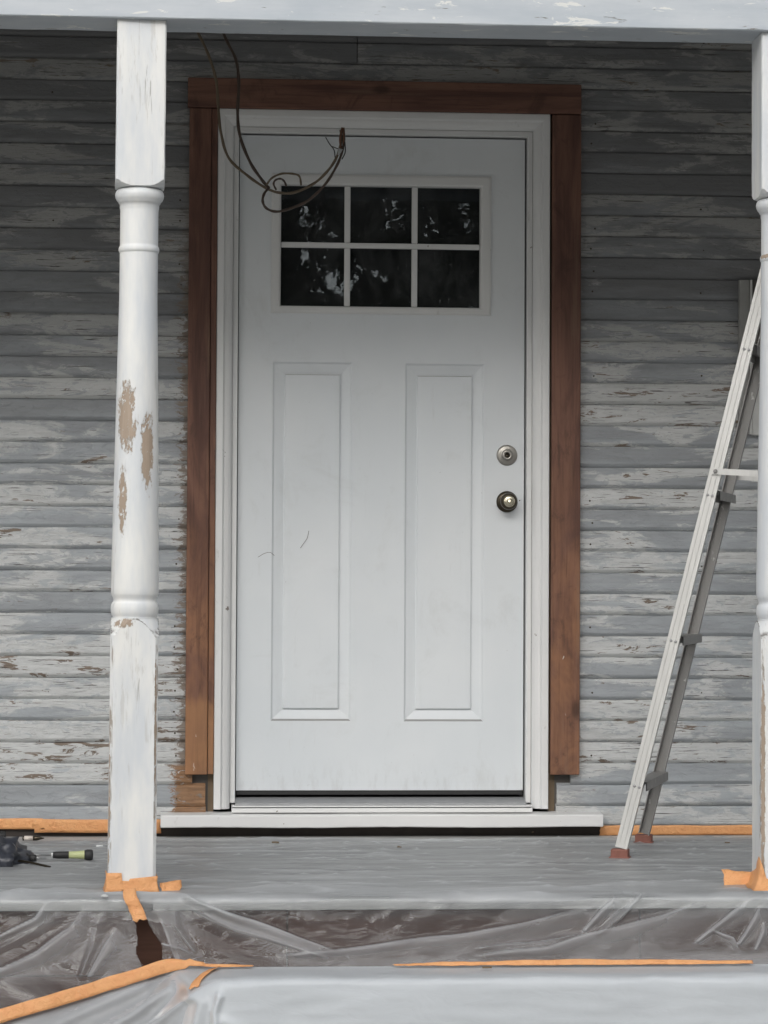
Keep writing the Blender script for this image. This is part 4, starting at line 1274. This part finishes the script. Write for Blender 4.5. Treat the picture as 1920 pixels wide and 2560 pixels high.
# wrapped post feet
def foot_wrap(post, half, prof, label, seed, flare=0.004):
    """prof: list of (edge parameter 0..4, height) going round the square foot from the left-back corner"""
    o0 = post.location.copy()
    rot = Matrix.Rotation(post.rotation_euler.z, 3, 'Z')
    def per(u, f):
        h = half + f
        k = int(u) % 4; q = u - int(u)
        c = [(-h, h), (-h, -h), (h, -h), (h, h)]
        a, b = Vector(c[k]), Vector(c[(k + 1) % 4])
        v = a + (b - a) * q
        return rot @ Vector((v.x, v.y, 0))
    us = []
    for (u0, h0), (u1, h1) in zip(prof, prof[1:]):
        m = max(1, int((u1 - u0) / 0.05))
        us += [(u0 + (u1 - u0) * i / m, h0 + (h1 - h0) * i / m) for i in range(m)]
    us.append(prof[-1])
    vs, fs = [], []
    for i, (u, h) in enumerate(us):
        for k in range(6):
            t = k / 5
            cr = 0.0030 * mnoise.noise(Vector((u * 7, t * 2.5, seed)))
            f = 0.0022 + cr + flare * (1 - t) ** 2
            if k == 0: f += 0.003 + 0.003 * mnoise.noise(Vector((u * 4, 0, seed)))
            p = per(u, f)
            vs.append((p.x, p.y, 0.0065 + h * t))
    for i in range(len(us) - 1):
        for k in range(5):
            a = i * 6 + k
            fs.append((a, a + 1, a + 7, a + 6))
    o = mesh_obj('masking_tape', vs, fs, MAT['tape'], None, o0, True)
    md = o.modifiers.new('thickness', 'SOLIDIFY'); md.thickness = 0.0006; md.offset = 1
    return tag(o, label, 'masking tape', 'strips of orange masking tape holding the plastic')
foot_wrap(P1, 0.0625, [(0.2, 0.045), (1.0, 0.050), (1.30, 0.050), (1.315, 0.030), (1.44, 0.029), (1.47, 0.035), (1.98, 0.041), (2.0, 0.041), (2.9, 0.035)], 'crumpled orange tape collar wrapped round the foot of the patched post', 11)
p_ = dense([(-0.672, -1.49, 0.012), (-0.622, -1.47, 0.016)], .006); ribbon('masking_tape', p_, [Vector((0, 0.012, 0.016))] * len(p_), 'small loose orange tape tab sticking out beside the taped post foot', 12)
foot_wrap(P2, 0.0625, [(0.0, 0.03), (0.55, 0.05), (0.8, 0.085), (1.0, 0.075), (1.12, 0.03), (1.5, 0.02), (2.0, 0.02)], 'orange tape round the foot of the post beside the stepladder', 13, 0.02)
p_ = dense([(0.815, -1.40, 0.022), (0.895, -1.40, 0.016)], .006); ribbon('masking_tape', p_, [Vector((0, 0.012, 0.024))] * len(p_), 'crumpled orange tape flap by the post next to the stepladder', 14)

# ------------------------------------------------------------------ things lying on the porch
def tool_obj(name, parts, loc, rz, label, cat):
    e_ = empty(name, loc, label=label, cat=cat)
    e_.rotation_euler = (0, 0, rz)
    for nm, prof, mt, sc in parts:                 # lathe along local x
        bm = bmesh.new(); lathe(bm, [(max(r, 0.0004), h) for r, h in prof], (0, 0, 0), 'z', 20)
        bmesh.ops.rotate(bm, verts=bm.verts, cent=(0, 0, 0), matrix=Matrix.Rotation(rad(90), 3, 'Y'))
        for v in bm.verts: v.co.z *= sc
        o = bm_obj(nm, bm, MAT[mt], e_, (0, 0, 0), True)
    return e_
tb = on_floor(232, 2158)
tool_obj('screwdriver', [('shaft', [(0.0028, -0.205), (0.0028, -0.115)], 'steel', 1), ('ferrule', [(0.006, -0.118), (0.006, -0.112)], 'chip', 1), ('front_grip', [(0.0095, -0.113), (0.0105, -0.10), (0.0105, -0.07), (0.009, -0.066)], 'black', 1),
                         ('handle', [(0.0100, -0.068), (0.0105, -0.05), (0.0125, -0.025), (0.0125, -0.022)], 'green', 1), ('end_cap', [(0.0132, -0.024), (0.0155, -0.016), (0.0155, -0.004), (0.013, 0.0), (0.004, 0.001)], 'black', 1)],
         (tb.x, tb.y, 0.024), rad(2), 'screwdriver with pale green handle and black grips lying on the porch', 'screwdriver')
ts = on_floor(60, 2110)
tool_obj('tool_bit', [('body', [(0.007, 0.0), (0.007, 0.028)], 'cream', 1), ('dark_tip', [(0.0075, 0.028), (0.007, 0.040), (0.003, 0.055), (0.001, 0.062)], 'bronze', 1), ('end_ring', [(0.0076, -0.004), (0.0076, 0.0005)], 'bronze', 1)],
         (ts.x, ts.y, 0.018), rad(-4), 'stubby cream tool bit with dark ends near the wall foot', 'tool bit')
tc = on_floor(-10, 2106)
tool_obj('bottle_cap', [('cap', [(0.012, -0.02), (0.013, -0.018), (0.013, 0.026), (0.011, 0.030)], 'black', 1)], (tc.x, tc.y, 0.021), 0.1, 'small black cylinder lying close to the wall foot', 'cap')
# crumpled dark cloth bundle with a scraper
cb = on_floor(15, 2166)
bm = bmesh.new()
bmesh.ops.create_icosphere(bm, subdivisions=4, radius=1.0)
for v in bm.verts:
    d = v.co.normalized()
    r = 1 + 0.35 * mnoise.noise(d * 2.3) + 0.22 * mnoise.noise(d * 5.1) + 0.10 * abs(mnoise.noise(d * 11))
    v.co = Vector((d.x * 0.095 * r, d.y * 0.11 * r, max(-0.004, d.z * 0.072 * r)))
rag = bm_obj('crumpled_cloth', bm, MAT['navy'], None, (cb.x - 0.035, cb.y, 0.010), True)
tag(rag, 'crumpled navy and black cloth bundle lying beside the screwdriver', 'cloth')
tool_obj('utility_knife', [('barrel', [(0.006, -0.05), (0.013, -0.045), (0.015, -0.02), (0.014, 0.0), (0.0095, 0.003)], 'black', 1), ('collar', [(0.0095, 0.002), (0.0095, 0.022), (0.0085, 0.023)], 'black', 1), ('blade', [(0.007, 0.022), (0.006, 0.03), (0.001, 0.052)], 'steel', 0.6)],
         (cb.x + 0.062, cb.y - 0.004, 0.024), rad(-4), 'short black knife poking out of the crumpled cloth', 'knife')
p_ = [Vector(q) for q in [(0, 0, 0.02), (0.06, -0.03, 0.014), (0.12, -0.075, 0.006)]]
bm = bmesh.new(); tube(bm, spline(p_, 5), [0.004] * 11, 6, True, 0.5)
o = bm_obj('scraper_blade', bm, MAT['bronze'], None, (cb.x + 0.01, cb.y - 0.03, 0.004)); tag(o, 'thin dark metal scraper sticking out below the crumpled cloth', 'scraper')
def chip(px, py, r, mt, label, cat, seed):
    rr = random.Random(seed)
    c = on_floor(px, py)
    n_ = 7
    v = [(r * rr.uniform(.6, 1.2) * math.cos(2 * math.pi * i / n_), r * rr.uniform(.6, 1.2) * math.sin(2 * math.pi * i / n_), rr.uniform(0, .003)) for i in range(n_)]
    v2 = v + [(a, b, h + r * 0.35) for a, b, h in v]
    f = [tuple(range(n_))[::-1], tuple(range(n_, 2 * n_))] + [(i, (i + 1) % n_, n_ + (i + 1) % n_, n_ + i) for i in range(n_)]
    o = mesh_obj('paint_chip' if mt == 'chip' else 'wood_fleck', v2, f, MAT[mt], None, (c.x, c.y, 0.010))
    tag(o, label, cat, 'flakes of paint and wood lying on the plastic')
chip(250, 2126, 0.012, 'chip', 'white paint flake lying beside the patched post', 'paint flake', 1)
chip(260, 2252, 0.009, 'chip', 'bright white paint flake on plastic before the taped post foot', 'paint flake', 2)
chip(690, 2117, 0.013, 'fleck', 'brown wood fleck on the porch floor before the door', 'wood fleck', 3)
chip(998, 2128, 0.009, 'fleck', 'small brown wood fleck before the middle of the door', 'wood fleck', 4)
chip(1332, 2090, 0.004, 'fleck', 'tiny dark wood fleck close to the door sill', 'wood fleck', 5)
chip(1818, 2117, 0.008, 'fleck', 'reddish wood fleck between the stepladder and post', 'wood fleck', 6)
c = on_floor(1218, 2428, -0.165)
o = mesh_obj('wood_fleck', [(-.012, 0, 0), (.012, .003, 0), (.012, .008, 0), (-.012, .006, 0), (-.012, 0, .004), (.012, .003, .004), (.012, .008, .004), (-.012, .006, .004)],
             [(3, 2, 1, 0), (4, 5, 6, 7), (0, 1, 5, 4), (1, 2, 6, 5), (2, 3, 7, 6), (3, 0, 4, 7)], MAT['fleck'], None, (c.x, c.y, -0.158))
tag(o, 'dark wood splinter lying on the plastic covered step', 'wood fleck', 'flakes of paint and wood lying on the plastic')

# ------------------------------------------------------------------ trees across the lawn (seen only as reflections in the panes)
def tree(x, y, h, seed, label, ncl=40):
    rr = random.Random(seed)
    e_ = empty('garden_tree', (x, y, GZ), label=label, cat='tree', group='trees across the yard facing the porch')
    bm = bmesh.new()
    tube(bm, [(0, 0, 0), (0.1, 0, h * .2), (0.0, 0.1, h * .45), (0.1, 0.1, h * .8)], [0.26, 0.2, 0.15, 0.04], 8)
    for q in range(6):
        a = rr.uniform(0, 6.28); z = h * rr.uniform(.3, .6)
        tube(bm, [(0, 0, z), (math.cos(a) * h * .14, math.sin(a) * h * .14, z + h * .1), (math.cos(a) * h * .26, math.sin(a) * h * .26, z + h * .22)], [0.09, 0.06, 0.02], 6)
    bm_obj('trunk', bm, MAT['bark'], e_)
    vs, fs = [], []
    cl = [(rr.gauss(0, .16) * h, rr.gauss(0, .16) * h, h * rr.uniform(.22, .95), h * rr.uniform(.08, .15)) for _ in range(ncl)]
    for cx, cy, cz, cr in cl:
        for _ in range(150 if ncl < 40 else 85):
            d = Vector((rr.gauss(0, 1), rr.gauss(0, 1), rr.gauss(0, 1))).normalized() * cr * rr.uniform(.4, 1.0)
            c_ = Vector((cx, cy, cz)) + d
            a = Vector((rr.gauss(0, 1), rr.gauss(0, 1), rr.gauss(0, 1))).normalized() * (rr.uniform(.12, .22) if ncl < 40 else rr.uniform(.18, .36))
            b = a.orthogonal().normalized() * a.length * .6
            k_ = len(vs)
            vs += [c_ - a, c_ + b, c_ + a, c_ - b]; fs.append((k_, k_ + 1, k_ + 2, k_ + 3))
    me = bpy.data.meshes.new('crown'); me.from_pydata([tuple(v) for v in vs], [], fs); me.materials.append(MAT['leaf'])
    o = bpy.data.objects.new('crown', me); col.objects.link(o); o.parent = e_
for i, (x, y, h) in enumerate([(-9, -21, 10.5), (-4.2, -22.5, 12), (0.2, -21, 11), (4.2, -23, 12.5), (8.5, -21, 11), (13, -23, 12), (-14, -22, 12), (7.2, -29, 13)]):
    tree(x, y, h, 40 + i, 'leafy green tree in the row across the yard from the porch', 38 if i in (2, 3) else 44)
